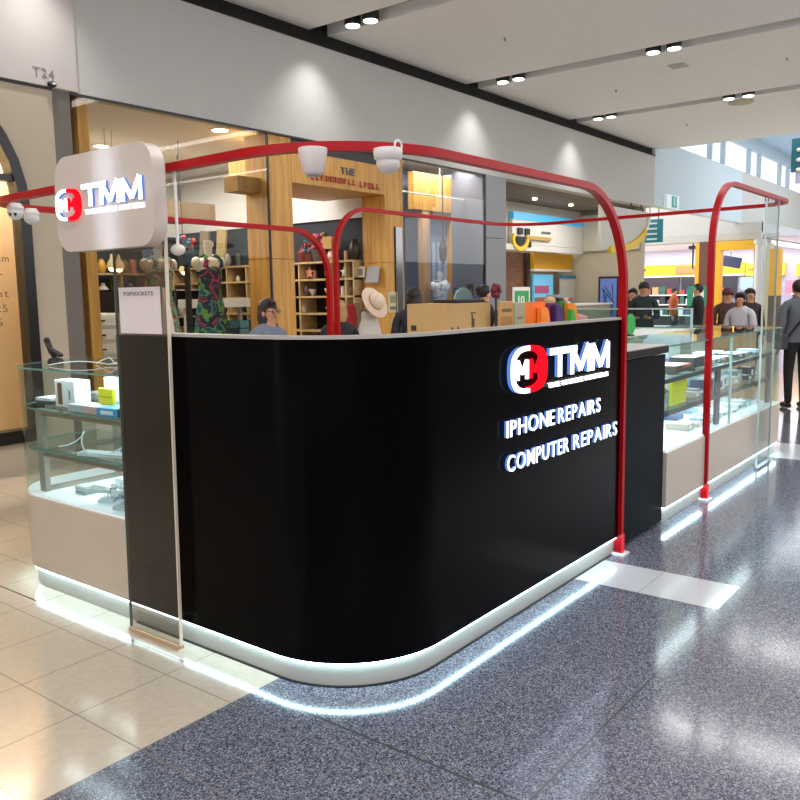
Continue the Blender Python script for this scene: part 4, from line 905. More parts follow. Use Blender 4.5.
# goods
R = random.Random(5); cols = [('#e0e4e8', 'white'), ('#3a4048', 'charcoal'), ('#8fb0bc', 'pale blue'), ('#c0b4a8', 'beige'), ('#5a6a90', 'blue'), ('#c9d4d4', 'silver'), ('#a06050', 'rust')]
ORD = ['first', 'second', 'third', 'fourth', 'fifth', 'sixth', 'seventh', 'eighth', 'ninth', 'tenth', 'eleventh', 'twelfth', 'thirteenth', 'fourteenth']
for z, row in ((1.009, 'top'), (.774, 'middle'), (.516, 'bottom')):
    x = 6.82 if z > .9 else 6.5 if z > .6 else 6.4; k = 0
    while x < 8.35:
        w = R.uniform(.12, .22); h = R.choice([.02, .03, .035, .05]) if z > .9 else R.choice([.04, .06, .09, .10]) if z > .6 else R.uniform(.02, .05); d = R.uniform(.12, .2)
        y = YF+.2+R.uniform(0, .03)
        c, cn = R.choice(cols)
        t = carton('product_carton', x+w/2, y+.02, z, w, d, h, R.uniform(-.04, .04), c, '%s carton, %s from the left on the %s level, right case' % (cn, ORD[k], row), prints=(('y', -.35, .1, .2, .8, '#f0f0f0' if cn not in ('white', 'silver') else '#5878a0'), ('z', -.3, .3, -.3, .3, '#dcdcdc' if cn != 'white' else '#8090a8')))
        c2, cn2 = R.choice(cols)
        if k % 2 == 0: carton('product_carton', x+w/2, y+.27, z, w*.9, .14, h*1.2, 0, c2, '%s carton in the back row behind the %s front carton, %s level' % (cn2, ORD[k], row))
        x += w + R.uniform(.03, .07); k += 1
# yellow cards fanned
for k in range(6):
    o = thing('yellow_card', '%s of the bright yellow cards stacked at the left of the right case' % ['lowest', 'second lowest', 'third', 'fourth', 'fifth', 'topmost'][k], 'card', (6.09, YF+.13, .775+.03*k))
    LB().box(-.16, .14+.02*(k > 2), -.012, .012, .001, .029, .001).build('card', mat('#d8e010', .5, em='#d8e010', es=.12), o)
carton('flat_case', 6.2, 2.2, 1.009, .34, .2, .05, 0, '#4a4a48', 'flat dark case with an orange lid on the top level of the right case', prints=(('z', -.45, .45, -.45, .45, '#d08868'), ('y', -.1, .45, .55, .95, '#d85a38')))
carton('flat_case', 6.62, 2.22, 1.009, .26, .2, .08, 0, '#33383c', 'square dark case beside the orange lidded one', prints=(('z', -.45, .45, -.45, .45, '#c0a898'),))

# rear and end runs
t = thing('end_cabinet', 'cabinet run closing the far right end of the kiosk', 'cabinet', (8.3, 3.8, 0))
B().box(8.04, 8.6, 2.66, 4.99, .1, 1.19).build('body', mat('#b9b0a4', .4), t); B().box(8.02, 8.61, 2.66, 4.99, 1.19, 1.225).build('worktop', mat('#15181a', .3), t); B().box(8.1, 8.55, 2.7, 4.9, 0, .1).build('plinth', WHITE, t); B().box(8.03, 8.6, 2.67, 4.98, 1.2255, 1.228).build('top_sheet', mat('#c4bdb2', .3), t)
t = thing('glass_screen', 'low glass screen standing on the far end cabinet', 'screen', (8.1, 3.8, 1.228))
B().box(8.06, 8.068, 2.68, 4.9, 1.229, 1.43).build('pane', glass('#d6ebe8', 1), t); B().box(8.05, 8.078, 2.67, 4.91, 1.43, 1.445).build('top_rail', mat('#a9b8ae', .3), t); B().box(8.055, 8.075, 2.66, 2.68, 1.229, 1.445).build('edge_post', mat('#a9d0cc', .1, .6), t)
t = thing('back_counter', 'pale counter run along the rear side of the kiosk', 'counter', (5.4, 4.7, 0))
B().box(2.95, 5.1, 4.42, 4.98, .1, .98).build('body', CREAMC, t); B().box(5.7, 8.0, 4.42, 4.98, .1, .98).build('body', CREAMC, t); B().box(2.93, 5.12, 4.4, 5.0, .98, 1.01).build('worktop', WHITEM, t); B().box(5.69, 8.01, 4.4, 5.0, .98, 1.01).build('worktop', WHITEM, t); B().box(3.0, 5.1, 4.45, 4.95, 0, .1).build('plinth', WHITE, t); B().box(5.7, 8, 4.45, 4.95, 0, .1).build('plinth', WHITE, t)
# green things
t = thing('green_disc', 'round bright green sign disc behind the front red post', 'sign', (5.3, 2.66, 1.256)); p = Py(630, 320, 2.6)
B().lathe([(.085, 0), (.085, .012)], (p.x, 2.6, 1.256+.095), 28, ax='y').build('disc', mat('#18a040', .5), t); B().box(p.x-.05, p.x+.05, 2.58, 2.64, 1.256, 1.27).build('foot', DARK, t)
carton('lime_tray', 6.75, 2.9, 1.25, .3, .18, .03, 0, '#5ed020', 'lime green tray on the shelf behind the glass case', 'tray')
t = thing('inner_shelf', 'white inner worktop behind the right glass case', 'shelf', (6.7, 2.9, 0)); B().box(5.55, 7.9, 2.66, 3.1, 1.2, 1.249).build('worktop', WHITE, t); B().box(5.6, 7.85, 2.7, 3.05, .0, 1.2).build('body', mat('#cfcac2', .5), t)

# ---- red frames
def frame_path(pts3): return pts3
def a3(c, r, a0, a1, plane, n=12):
    o = []
    for i in range(n+1):
        a = math.radians(a0+(a1-a0)*i/n); u, v = r*math.cos(a), r*math.sin(a)
        o.append(Vector(c) + (Vector((u, 0, v)) if plane == 'xz' else Vector((u, v, 0))))
    return o
def refine(P, L=.25):
    o = [P[0]]
    for p in P[1:]:
        if (p-o[-1]).length > .02: o.append(p)
    return o
ZL = 2.185; xp = 4.715; YR = 5.0
P = [Vector((xp, YF, 0))] + a3((xp-.55, YF, ZL-.55), .55, 0, 90, 'xz') + a3((XL+.55, YF+.55, ZL), .55, 270, 180, 'xy') + a3((XL+.4, YR-.2-.4, ZL-.02), .4, 180, 90, 'xy') + a3((5.21-.42, YR-.2, ZL-.42-.03), .42, 90, 0, 'xz') + [Vector((5.21, YR-.2, 0))]
t = thing('canopy_frame', 'red tubular overhead frame carried by the front post beside the black counter', 'frame', (3.6, 3.4, 0))
P1 = refine(P); B().tube(P1, 0, sq=(.046, .034)).build('tube_frame', RED, t, 35)
B().box(xp-.05, xp+.05, YF-.05, YF+.05, 0.0005, .012).build('foot_plate', WHITE, t)
B().box(xp-.017, xp+.017, YF-.03, YF-.0232, .0, .13).build('foot_sleeve', mat('#f01020', .3, em='#f01020', es=.08), t)  # sleeve is no lamp; a faint red glow is put into its colour
ZR = 2.44; x2 = 6.36
P = [Vector((x2, YF, 0))] + a3((x2+.5, YF, ZR-.5), .5, 180, 90, 'xz') + a3((8.85-.35, YF+.35, ZR), .35, 270, 360, 'xy') + a3((8.85-.5, YR+.1-.5, ZR-.02), .5, 0, 90, 'xy') + a3((5.63+.42, YR+.1, ZR-.44), .42, 90, 180, 'xz') + [Vector((5.63, YR+.1, 0))]
t = thing('canopy_frame', 'red tubular overhead frame on the right half of the kiosk', 'frame', (7.6, 3.4, 0))
B().tube(refine(P), 0, sq=(.046, .034)).build('tube_frame', RED, t, 35); B().box(x2-.05, x2+.05, YF-.05, YF+.05, .0005, .012).build('foot_plate', WHITE, t)
B().box(x2-.017, x2+.017, YF-.03, YF-.0232, .0, .13).build('foot_sleeve', mat('#f01020', .3, em='#f01020', es=.08), t)  # same faint glow painted into this sleeve

# ---- glass panes hung from the frames
t = thing('glass_partition', 'tall clear glass panel standing in front of the black counter side', 'glass panel', (2.235, 3.27, 0))
def lean(a, b, x0, x1, z0=.02, z1=2.12):                 # panel leans slightly: (y at z0) .. (y at z1)
    f = lambda y, z: y - .045*(z/2.1)
    return B().prism([(f(a, z0), z0), (f(b, z0), z0), (f(b, z1), z1), (f(a, z1), z1)], x0, x1, 'x')
yA, yB = 3.055, 3.44
lean(yA, yB, 2.228, 2.238).build('pane', glass('#dcd4ce', 1.0, 'tinted_glass', 1.55), t)
lean(yA-.008, yA, 2.226, 2.240).build('polished_edge', mat('#d8c8b4', .15, .6), t); lean(yB, yB+.004, 2.226, 2.240).build('polished_edge', mat('#5a6a66', .2), t)
B().box(2.215, 2.251, yA, yB, .0, .02).build('floor_channel', mat('#b79a78', .4), t)
for y in (yA+.0, yB-.12): B().box(2.225, 2.262, y-.015, y+.015, 2.10, 2.167).build('clip', STEEL, t)
t = thing('glass_partition', 'tall clear glass panel in front of the right display case', 'glass panel', (7.9, 1.93, 0))
B().box(7.68, 8.10, 1.922, 1.932, .02, 2.40).build('pane', glass('#f2f6f6', .6), t)
for x in (7.675, 8.10): B().box(x, x+.006, 1.919, 1.935, .02, 2.40).build('polished_edge', mat('#c6d2d2', .15, .6), t)
B().box(7.68, 8.1, 1.91, 1.945, 0, .02).build('floor_channel', mat('#8a9090', .4), t)
for x in (7.72, 8.06): B().box(x-.015, x+.015, 1.922, 1.95, 2.37, 2.413).build('clip', RED, t)
# poster on pane
t = thing('paper_poster', 'pale blank looking poster with a small dark heading on the glass panel', 'poster', (2.225, 3.2, 1.46))
B().box(2.2240, 2.2262, 3.06, 3.37, 1.463, 1.672).build('sheet', mat('#d8cccc', .7), t)
B().text('POPSOCKETS', Matrix.Translation((2.2235, 3.33, 1.635)) @ TX, .018, .001, .22, .008).build('heading', mat('#3a3050', .6), t)

# ---- hanging light box sign (faces -x)
t = thing('illuminated_sign', 'rounded pale light box sign with glowing white and red company letters', 'sign', (2.16, 3.32, 1.84))
y0, y1, z0, z1, rr = 2.945, 3.70, 1.843, 2.275, .1
pts = arc(y1-rr, z1-rr, rr, 0, 90, 8) + arc(y0+rr, z1-rr, rr, 90, 180, 8) + arc(y0+rr, z0+rr, rr, 180, 270, 8) + arc(y1-rr, z0+rr, rr, 270, 360, 8)
B().prism(pts, 2.135, 2.20, 'x').build('light_box', mat('#c6b8ae', .25, .5), t, 40)
B().box(2.2, 2.227, 3.08, 3.12, 1.9, 1.95).build('spacer', STEEL, t); B().box(2.2, 2.227, 3.3, 3.33, 1.9, 1.95).build('spacer', STEEL, t)
TL = Matrix(((0,0,-1,2.133),(-1,0,0,0),(0,1,0,0),(0,0,0,1)))   # local x -> -y, y -> z, z -> -x
def TLo(y, z): return Matrix.Translation((2.133, y, z)) @ TX
tmm(TLo(3.455, 2.035), .45, .098, .014, t, False)
badge(TLo(3.578, 2.055), .098, .072, .016, t)
for tx, a, c in (('THE', 0, .08), ('MOBILE', .10, .25), ('MASTERS', .27, .45)):
    B().text(tx, TLo(3.455-a, 2.003) @ Matrix.Translation((0, 0, .002)), .022, .004, c-a, .0).build('small_word', LW, t)
b = B(Matrix.Translation((0, 0, 0)))
light('box_glow', 'AREA', (2.09, 3.3, 2.05), .25, (.6, .75, 1), .5, .15, rot=(0, math.radians(-90), 0))
# white pole + bracket right of sign
t = thing('suspended_pole', 'thin white pole with a bracket hanging from the red frame beside the light box', 'pole', (2.28, 2.99, 1.8))
B().tube([(2.28, 2.99, 2.17), (2.28, 2.99, 1.84)], .007, 8).build('pole', WHITE, t); B().ball((2.28, 2.99, 1.83), (.03, .035, .025)).build('bracket', mat('#d8d0c4', .4), t, 40)

# ---- cameras / speakers
def pot(x, y, ztop, r, h, label, kind):
    t = thing('ceiling_speaker' if kind == 0 else 'dome_camera', label, 'speaker' if kind == 0 else 'camera', (x, y, ztop))
    if kind == 0: LB().lathe([(.02, -h), (r*.55, -h*.98), (r*.72, -h*.85), (r*.9, -h*.4), (r, -.01), (r*.98, 0)], n=28).build('housing', mat('#d6cac6', .4), t, 50); LB().lathe([(.02, -h-.004), (r*.5, -h-.002)], n=20).build('grille', mat('#b8aca8', .6), t)
    else:
        LB().lathe([(r*.6, -h*.55), (r*.95, -h*.4), (r, -.01), (r*.96, 0)], n=28).build('mount', mat('#dcd6d0', .4), t, 50); LB().ball((0, 0, -h*.6), (r*.8, r*.8, h*.42)).build('dome', mat('#d2c8c4', .35), t, 50)
    return t
pot(2.30, 2.185, ZL-.018, .055, .10, 'smooth white cup shaped pendant speaker under the red frame', 0)
c_ = pot(2.50, 1.985, ZL-.018, .056, .092, 'white dome camera with cable loop under the front red beam', 1)
LB().tube([(-.022, -.05, .0), (-.018, -.05, .018), (0, -.05, .026), (.018, -.05, .018), (.022, -.05, 0)], .004, 6).build('cable_loop', WHITE, c_, 40)
for (u, v, lb, dark) in ((15, 207, 'white dome camera with two dark lenses at the far left frame corner', 1), (26, 210, 'plain white camera body beside the dome camera at the frame corner', 0)):
    p = Pz(u, v, 2.14); t = thing('dome_camera', lb, 'camera', (p.x+.03*(1-dark), p.y, 2.14 if dark else 2.13), math.radians(0))
    LB().lathe([(.042, -.018), (.046, -.01), (.044, 0), (.03, .02)], n=24).build('mount', mat('#d8d4d0', .4), t, 50); LB().ball((0, 0, -.03), (.043, .043, .042)).build('dome', mat('#d2d0ce', .35), t, 50)
    if dark:
        b = LB(); d = Vector((-.75, -.62, -.35)).normalized()
        for s_ in (-1, 1):
            q = Vector((0, 0, -.03)) + d*.038 + Vector((.62, -.75, 0))*.014*s_; b.ball(q, .009, 10)
        b.build('lens', DARK, t, 50)

# ---- objects on the black counter
WT = 1.43
def flapbox(cx, cy, w, d, h, rz, label, open_):
    t = thing('cardboard_box', label, 'box', (cx, cy, WT), rz); M_ = mat('#b4905c' if not open_ else '#a48c64', .8, bump=.15, scale=30)
    b = LB()
    if not open_: b.box(-w/2, w/2, -d/2, d/2, 0, h); 
    else:
        th = .006
        b.box(-w/2, w/2, -d/2, -d/2+th, 0, h); b.box(-w/2, w/2, d/2-th, d/2, 0, h); b.box(-w/2, -w/2+th, -d/2, d/2, 0, h); b.box(w/2-th, w/2, -d/2, d/2, 0, h); b.box(-w/2, w/2, -d/2, d/2, 0, th)
    b.build('box_body', M_, t)
    LB().box(-w/2, w/2, -.03, .03, h, h+.001).build('tape', mat('#c8ac78', .3), t) if not open_ else None
    return t
t = flapbox(3.29, 2.25, .38, .225, .145, 0, 'large brown cardboard box with printed symbols on the black counter', False)
LB().box(-.1915, -.19, .06, .09, .02, .045).build('print', mat('#2e2418', .7), t)
b = LB()
for k in range(2): b.prism([(-.16+.05*k, .02), (-.13+.05*k, .02), (-.145+.05*k, .04)], -.1142, -.1127, 'y')
b.box(.02, .03, -.1142, -.1127, .03, .09); b.box(.035, .045, -.1142, -.1127, .03, .07); b.box(.01, .055, -.1142, -.1127, .095, .1); b.build('print', mat('#3a2f20', .7), t)
tag(B().box(3.22, 3.47, 2.16, 2.30, WT+.1465, WT+.162, .006).build('folded_cloth', mat('#221f1f', .8, bump=.5)), 'dark folded cloth lying on the large cardboard box', 'cloth')
carton('paper_packet', 3.53, 2.08, WT, .13, .012, .15, 0, '#b98a50', 'brown printed packet leaning on the large cardboard box', 'packet', prints=(('y', -.35, .35, .65, .75, '#6a4a28'), ('y', -.4, .4, .1, .5, '#a06c38')))
carton('paper_packet', 3.68, 2.10, WT, .13, .03, .14, .1, '#a09878', 'grey green packet right of the brown printed packet', 'packet', prints=(('y', -.3, .3, .4, .5, '#7a7458'),))
tag(B().ball((3.60, 2.24, WT+.07), (.05, .05, .08)).build('wrapped_bundle', mat('#1c1a1c', .8, bump=.8), None, 50), 'dark wrapped bundle behind the paper packets', 'bundle')
t = thing('flower_ornament', 'dark red flower ornament behind the grey green packet', 'ornament', (3.72, 2.25, WT))
LB().tube([(0, 0, 0), (0, 0, .18)], .006).build('stem', mat('#2c3a20', .7), t); b = LB()
for k in range(6): b.ball((.025*math.cos(k), .0, .2+.025*math.sin(k)), .018, 8)
b.build('petals', mat('#6a1828', .7), t, 50)
def pouch(cx, cy, w, h, col, label, rz=0, rnd=.5):
    t = thing('phone_pouch', label, 'phone pouch', (cx, cy, WT), rz)
    pts = [(-w/2, 0), (w/2, 0)] + [(w/2-h*rnd*(1-math.cos(math.radians(a)))*.5, h*(1-rnd)+h*rnd*math.sin(math.radians(a))) for a in range(0, 91, 15)] + [(-w/2, h)]
    b = LB(); b.prism(pts, -.012, .012, 'y'); b.build('pouch_body', mat(col, .6), t)
    LB().prism([(p[0]*.9, p[1]*.93+.004) for p in pts], -.0135, -.012, 'y').build('front_pocket', mat(col, .5, var=.15), t); return t
def pu(u, y=2.12): return Py(u, 320, y).x
for ua, ub, y, h, c, lb, rnd in ((512, 543, 2.13, .14, '#f07010', 'broad orange phone pouch standing on the counter', .1), (539, 548, 2.10, .11, '#f58424', 'small rounded orange phone pouch overlapping the broad one', .8),
    (545, 558, 2.15, .13, '#6a1848', 'purple phone pouch right of the orange ones', .8), (554, 562, 2.12, .12, '#3a1c60', 'violet phone pouch beside the purple one', .9), (557, 568, 2.17, .135, '#1c7a28', 'green phone pouch in the colourful row', .8),
    (566, 576, 2.14, .125, '#e08418', 'amber phone pouch right of the green one', .9), (569, 574, 2.11, .09, '#38a030', 'small light green phone pouch at the end of the row', .9)):
    xa, xb = pu(ua, y), pu(ub, y); pouch((xa+xb)/2, y, xb-xa, h, c, lb, 0, rnd)
tag(B().box(pu(523), pu(543), 2.05, 2.085, WT, WT+.014, .003).build('flat_handset', DARK), 'flat black handset lying before the orange pouches', 'phone')
b = B(); R = random.Random(2)
for k in range(6): b.ball((4.42+.042*k, 2.2+R.uniform(-.02, .02), WT+.03), (.045, .05, .028+.008*math.sin(k)), 10)
tag(b.build('pink_wrap', mat('#b07880', .6, bump=.7, scale=25), None, 60), 'crumpled pink wrap lying right of the pouches', 'wrap')

t = thing('wooden_stall', 'pale wooden stall with a black top where the grey jacketed man stands', 'stall', (12, 3.7, 0))
B().box(11.6, 12.3, 3.15, 4.2, .05, 1.06).build('body', wood('#c9a27a', '#dab88e', .5), t); B().box(11.57, 12.33, 3.12, 4.25, 1.06, 1.10).build('top', DARK, t); B().box(11.65, 12.25, 3.2, 4.15, 0, .05).build('plinth', DARK, t)

# ================================================================== PEOPLE
def skin_mesh(verts, edges, radii, root=0, sub=1):
    me = bpy.data.meshes.new('sk'); me.from_pydata([Vector(v) for v in verts], edges, [])
    o = bpy.data.objects.new('sk', me); COL.objects.link(o)
    m = o.modifiers.new('s', 'SKIN'); m.use_smooth_shade = True
    if sub: q = o.modifiers.new('u', 'SUBSURF'); q.levels = sub; q.render_levels = sub
    for i, d in enumerate(me.skin_vertices[0].data):
        r = radii[i]; d.radius = (r, r) if not isinstance(r, tuple) else r; d.use_root = (i == root)
    dg = bpy.context.evaluated_depsgraph_get(); dg.update()
    out = bpy.data.meshes.new_from_object(o.evaluated_get(dg)); bpy.data.objects.remove(o); bpy.data.meshes.remove(me); return out
def person(loc, yaw, h, label, skin, hair, top, legs, pose='stand', hairstyle='short', extra=None):
    t = thing('person', label, 'person', loc, yaw); k = h/1.75
    J = dict(pel=(0,0,.96), sp=(0,0,1.12), ch=(0,.01,1.30), nb=(0,.015,1.46), nk=(0,.0,1.53), hd=(0,-.015,1.60), ht=(0,-.012,1.68))
    for s_, n in ((-1, 'l'), (1, 'r')):
        J['sh'+n] = (s_*.175, .015, 1.40); J['hp'+n] = (s_*.09, 0, .90); J['kn'+n] = (s_*.10, -.015, .50); J['an'+n] = (s_*.10, .02, .09); J['to'+n] = (s_*.115, -.13, .04)
        if pose == 'stand' or (pose == 'reach' and s_ == 1): J['el'+n] = (s_*.225, .03, 1.13); J['wr'+n] = (s_*.235, -.03, .88); J['hn'+n] = (s_*.235, -.045, .81)
        elif pose == 'reach': J['el'+n] = (s_*.27, -.06, 1.17); J['wr'+n] = (s_*.24, -.30, 1.14); J['hn'+n] = (s_*.23, -.38, 1.15)
        else: J['el'+n] = (s_*.235, 0, 1.14); J['wr'+n] = (s_*.12, -.24, 1.10); J['hn'+n] = (s_*.09, -.31, 1.12)
    J = {a: tuple(c*k for c in v) for a, v in J.items()}
    def build(names, chains, rad, nm, m, grow=0, extra_v=None, par=t):
        idx = {n: i for i, n in enumerate(names)}; E = []
        for c in chains:
            for a, b2 in zip(c[:-1], c[1:]): E.append((idx[a], idx[b2]))
        me = skin_mesh([J[n] for n in names], E, [(rad[n]+grow)*k for n in names])
        me.name = nm; me.materials.clear(); me.materials.append(m)
        for p in me.polygons: p.use_smooth = True
        if extra_v: extra_v(me)
        o = bpy.data.objects.new(nm, me); COL.objects.link(o); o.parent = par; return o
    rad = dict(pel=.125, sp=.115, ch=.13, nb=.075, nk=.052, hd=.082, ht=.082)
    for n in 'lr': rad.update({'sh'+n: .058, 'el'+n: .042, 'wr'+n: .027, 'hn'+n: .032, 'hp'+n: .085, 'kn'+n: .058, 'an'+n: .038, 'to'+n: .032})
    names = ['pel','sp','ch','nb','nk','hd','ht'] + [a+n for n in 'lr' for a in ('sh','el','wr','hn','hp','kn','an','to')]
    ch = [['pel','sp','ch','nb','nk','hd','ht']] + [['nb','sh'+n,'el'+n,'wr'+n,'hn'+n] for n in 'lr'] + [['pel','hp'+n,'kn'+n,'an'+n,'to'+n] for n in 'lr']
    def face(me):
        bm = bmesh.new(); bm.from_mesh(me); b = B(); b.bm.free(); b.bm = bm
        hc = Vector(J['hd'])
        b.ball(hc+Vector((0, -.085*k, .02*k)), (.012*k, .018*k, .022*k), 8)
        for s_ in (-1, 1): b.ball(hc+Vector((s_*.083*k, .0, .02*k)), (.012*k, .02*k, .03*k), 8)
        for n in 'lr':                                                  # fingers, each its own short bent chain
            w = Vector(J['wr'+n]); hd = Vector(J['hn'+n]); d = (hd-w).normalized(); s_ = -1 if n == 'l' else 1
            side = d.cross(Vector((1, 0, 0))) if abs(d.z) > .7 else d.cross(Vector((0, 0, 1))); side = side.normalized(); dn = d.cross(side)
            for f in range(4):
                o = hd + side*(f-1.5)*.017*k; L = (.075, .085, .08, .06)[f]*k
                b.tube([o, o+d*L*.5, o+d*L*.8+dn*.012*k*-s_, o+d*L*.95+dn*.03*k*-s_], [.009*k, .008*k, .0075*k, .006*k], 6)
            o = w+d*.02*k+side*.02*k; b.tube([o, o+side*.03*k+d*.03*k, o+side*.035*k+d*.06*k], [.012*k, .010*k, .008*k], 6)
        bm.to_mesh(me); bm.free()
        for p in me.polygons: p.use_smooth = True
    segs = [('torso', 'pel', 'sp'), ('torso', 'sp', 'ch'), ('torso', 'ch', 'nb'), ('neck', 'nk', 'hd'), ('neck', 'hd', 'ht'), ('neck', 'nb', 'nk')]
    for n in 'lr': segs += [('sleeve', 'nb', 'sh'+n), ('sleeve', 'sh'+n, 'el'+n), ('sleeve', 'el'+n, 'wr'+n), ('hand', 'wr'+n, 'hn'+n), ('leg', 'pel', 'hp'+n), ('leg', 'hp'+n, 'kn'+n), ('leg', 'kn'+n, 'an'+n), ('foot', 'an'+n, 'to'+n)]
    def cls(c):
        best = None
        for nm, a, b2 in segs:
            A, B2 = Vector(J[a]), Vector(J[b2]); d = B2-A; q = max(0, min(1, (c-A).dot(d)/d.length_squared)); e = (c-A-d*q).length/((rad[a]*(1-q)+rad[b2]*q)*k)
            if best is None or e < best[0]: best = (e, nm)
        return best[1]
    idx = {n: i for i, n in enumerate(names)}; E = [(idx[a], idx[b2]) for c in ch for a, b2 in zip(c[:-1], c[1:])]
    base = skin_mesh([J[n] for n in names], E, [rad[n]*k for n in names], 0, 2)
    for v in base.vertices:                                              # a broader, flatter trunk
        z = v.co.z/k; f = max(0, min(1, (z-.85)/.12)) * max(0, min(1, (1.50-z)/.08)) * (1 if abs(v.co.x) < .17*k else .3)
        v.co.x *= 1+.22*f; v.co.y *= 1-.12*f
    base.update()
    def cloth(nm, m, keep, off, hem):
        bm = bmesh.new(); bm.from_mesh(base); bm.normal_update()
        kill = [f for f in bm.faces if not keep(cls(f.calc_center_median()), f.calc_center_median().z/k)]
        for v in bm.verts: v.co += v.normal*off*k
        bmesh.ops.delete(bm, geom=kill, context='FACES')
        bmesh.ops.bisect_plane(bm, geom=bm.verts[:]+bm.edges[:]+bm.faces[:], plane_co=(0, 0, hem*k), plane_no=(0, 0, -1 if nm == 'top' else 1), clear_outer=True)
        me = bpy.data.meshes.new(nm); bm.to_mesh(me); bm.free(); me.materials.clear(); me.materials.append(m)
        for p in me.polygons: p.use_smooth = True; p.material_index = 0
        o = bpy.data.objects.new(nm, me); COL.objects.link(o); o.parent = t; return o
    cloth('top', top, lambda c, z: c == 'sleeve' or c == 'torso' or (c == 'neck' and z < 1.475) or (c == 'leg' and z > .85), .017, .915)
    cloth('trousers', legs, lambda c, z: (c == 'leg') or (c == 'torso' and z < 1.1), .010, 1.01)
    base.name = 'body'; base.materials.clear(); base.materials.append(skin); face(base)
    for p in base.polygons: p.use_smooth = True; p.material_index = 0
    bo = bpy.data.objects.new('body', base); COL.objects.link(bo); bo.parent = t
    b = LB()
    for n in 'lr':
        a = Vector(J['an'+n]); q = Vector(J['to'+n]); b.tube([(a.x, a.y+.04*k, .045*k), (a.x, a.y-.02*k, .05*k), (q.x, q.y, .04*k), (q.x, q.y-.04*k, .03*k)], [.035*k, .045*k, .04*k, .02*k], 10)
    b.build('shoes', DARK, t, 60)
    c = (Vector(J['hd'])+Vector(J['ht']))/2; b = LB()
    # hair cap: ellipsoid with the face side cut away
    b.ball((c.x, c.y+.016*k, c.z+.03*k), (.098*k, .105*k, .10*k), 18)
    if hairstyle in ('bob', 'long'):
        L = .13 if hairstyle == 'bob' else .26
        b.lathe([(.085*k, -L*k), (.105*k, -L*.5*k), (.1*k, .02*k), (.07*k, .05*k)], (c.x, c.y+.035*k, c.z), 18, 1, .75)
    if hairstyle == 'bun': b.ball((c.x, c.y+.10*k, c.z+.07*k), .045*k, 12)
    for v in b.bm.verts:
        q = v.co-c
        if q.y < -.035*k and q.z < .062*k: v.co.y = c.y-.025*k+.02*q.z
    b.build('hair', hair, t, 60)
    eb = LB(); 
    for s_ in (-1, 1): eb.ball((c.x+s_*.03*k, c.y-.082*k, c.z+.0*k), (.009*k, .006*k, .006*k), 8)
    eb.build('eyes', DARK, t, 60); LB().ball((c.x, c.y-.083*k, c.z-.055*k), (.02*k, .006*k, .006*k), 8).build('mouth', mat('#8a4038', .6), t, 60)
    if extra: extra(t, J, k, c)
    return t
def tiny(hex_): return mat(hex_, .8, bump=.2, scale=8)
def cap(col):
    def f(t, J, k, c): LB().lathe([(.1*k, 0), (.1*k, .03*k), (.06*k, .09*k), (.01*k, .1*k)], (c.x, c.y, c.z+.035*k), 18).build('cap', mat(col, .7), t, 50); LB().box(c.x-.06*k, c.x+.06*k, c.y-.17*k, c.y-.07*k, c.z+.035*k, c.z+.045*k, .004).build('cap_peak', mat(col, .7), t)
    return f
def glasses(t, J, k, c):
    b = LB()
    for s_ in (-1, 1): b.tube([(c.x+s_*.033*k+.022*k*math.cos(a), c.y-.093*k, c.z+.018*k*math.sin(a)) for a in [i*PI/6 for i in range(13)]], .0035*k, 6); b.tube([(c.x+s_*.055*k, c.y-.093*k, c.z), (c.x+s_*.085*k, c.y, c.z+.01*k)], .003*k, 5)
    b.build('glasses', DARK, t, 50)
def bag(t, J, k, c): 
    LB().tube([(-.12*k, .14*k, 1.44*k), (0, .17*k, 1.25*k), (.17*k, .1*k, 1.0*k)], .0, sq=(.01, .04)).build('bag_strap', DARK, t); LB().box(.16*k, .3*k, -.06*k, .12*k, .82*k, 1.03*k, .02).build('shoulder_bag', mat('#3a3a3a', .7), t)
def yaw_to(dx, dy): return math.atan2(dx, -dy)      # local -y faces (dx,dy)
DK = tiny('#181a1e'); JEAN = tiny('#252c3a')
def at_head(u, v, dist_y=None, x=None, h=1.7):
    p = Px(u, v, x) if x is not None else Py(u, v, dist_y); return (p.x, p.y, 0)
person((12.0, 2.55, 0), yaw_to(.75, .5), 1.72, 'man seen from behind in a grey jacket and black trousers at the right edge', SKIN, HAIRD, tiny('#5c6066'), tiny('#101114'), 'reach', 'short', bag)
def pplace(u, v, y):
    q = Py(u, v, y); return (q.x, y, 0), q.z/.935
L_, h_ = pplace(268, 312, 5.3); person(L_, yaw_to(.05, -1), h_, 'woman with glasses and a dark bob behind the black counter', SKIN, mat('#2a1c18', .5, bump=.6, scale=60), tiny('#6c7486'), DK, 'stand', 'bob', glasses)
L_, h_ = pplace(338, 311, 5.7); person(L_, yaw_to(.3, 1), h_, 'person with blond hair in a dark top seen behind the double red post', SKIN2, HAIRB, tiny('#16181c'), DK, 'stand', 'bob')
L_, h_ = pplace(414, 298, 5.7); person(L_, yaw_to(1, .6), h_, 'person with long black hair behind the cardboard box', SKIN2, HAIRD, tiny('#2a2a30'), DK, 'stand', 'long')
L_, h_ = pplace(484, 294, 6.0); person(L_, yaw_to(1, -.5), h_, 'person with black hair in a pink top behind the paper packets', SKIN2, HAIRD, tiny('#b06a80'), DK, 'stand', 'bun')
q = Px(644, 289, 15)
person((15, q.y, 0), yaw_to(-1, -.3), 1.76, 'man in a black cap and dark teal top facing the kiosk', SKIN, HAIRD, tiny('#1c2a2e'), JEAN, 'fold', 'short', cap('#101216'))
q = Px(633, 293, 15.3)
person((15.3, q.y, 0), yaw_to(-1, 0), 1.66, 'woman in black left of the man in the cap', SKIN2, HAIRD, DK, JEAN, 'stand', 'long')
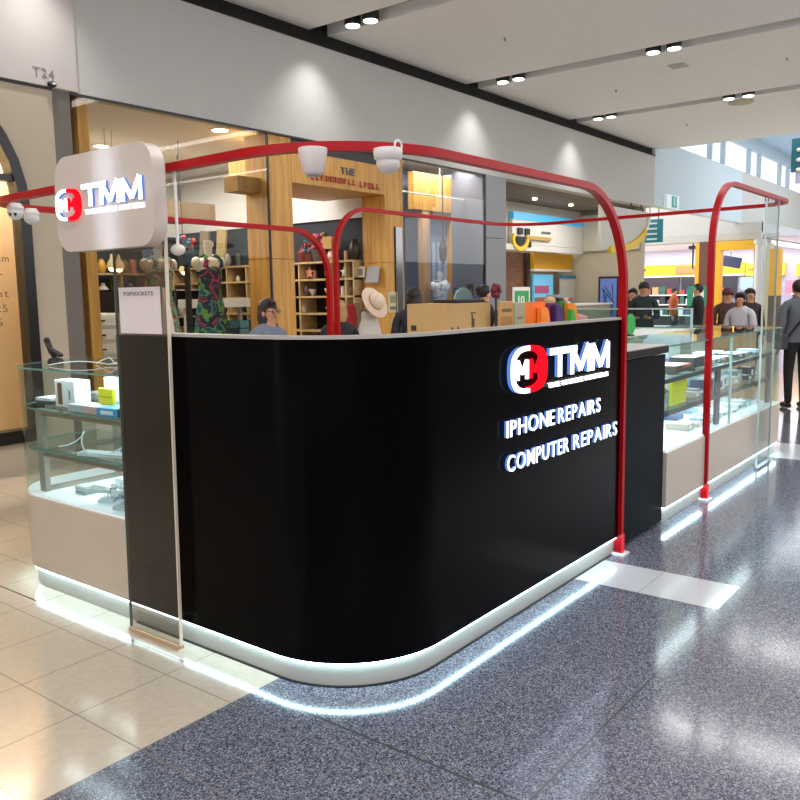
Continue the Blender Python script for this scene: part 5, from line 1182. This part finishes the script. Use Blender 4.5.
q = Px(728, 290, 14)
person((14, q.y, 0), yaw_to(-1, -.4), 1.62, 'person in a brown top with a plum cap near the yellow portal', SKIN, HAIRD, tiny('#4a3028'), JEAN, 'fold', 'short', cap('#4a2030'))
q = Px(741, 298, 13.2)
person((13.2, q.y, 0), yaw_to(-1, .2), 1.56, 'person in a white and grey top right of the plum cap', SKIN, HAIRD, tiny('#b8b8c0'), DK, 'fold', 'bob')
q = Px(750, 293, 14.5)
person((14.5, q.y, 0), yaw_to(-.8, -.6), 1.62, 'person in a dark brown top behind the grey jacketed man', SKIN, HAIRD, tiny('#2c1c1a'), DK, 'stand', 'bob')
q = Px(698, 290, 16)
person((16, q.y, 0), yaw_to(-.5, 1), 1.72, 'person in black partly hidden by the right red post', SKIN2, HAIRD, DK, DK, 'stand', 'short')
q = Px(655, 296, 25); 
person((25, q.y-.6, 0), yaw_to(0, -1), 1.68, 'shopper in an orange top at the far shop entrance', SKIN, HAIRD, tiny('#b0522a'), JEAN, 'stand', 'short')
# green standing sign
t = thing('floor_sign', 'green standing sign before the far shop', 'sign', (24, 8.4, 0)); p = Px(697, 297, 24)
B().box(23.98, 24.03, p.y-.28, p.y+.28, 1.15, 1.72).build('board', mat('#1f8a68', .5), t); B().box(23.97, 23.98, p.y-.2, p.y+.1, 1.4, 1.62).build('print', WHITE, t); B().box(24, 24.03, p.y-.02, p.y+.02, 0, 1.15).build('post', GREY, t); B().box(23.85, 24.2, p.y-.2, p.y+.2, 0, .03).build('foot', DARK, t)

# ================================================================== world, fill and view
w = bpy.data.worlds.new('world'); S.world = w; w.use_nodes = True
bg = w.node_tree.nodes['Background']; bg.inputs[0].default_value = (.95, .97, 1, 1); bg.inputs[1].default_value = 2.6
light('atrium_daylight', 'AREA', (30, 2, 6.3), 900, (.88, .95, 1), 14, 8)
S.view_settings.view_transform = 'Standard'; S.view_settings.look = 'None'; S.view_settings.gamma = 1; S.view_settings.exposure = 0
try: S.view_settings.use_curve_mapping = False
except Exception: pass
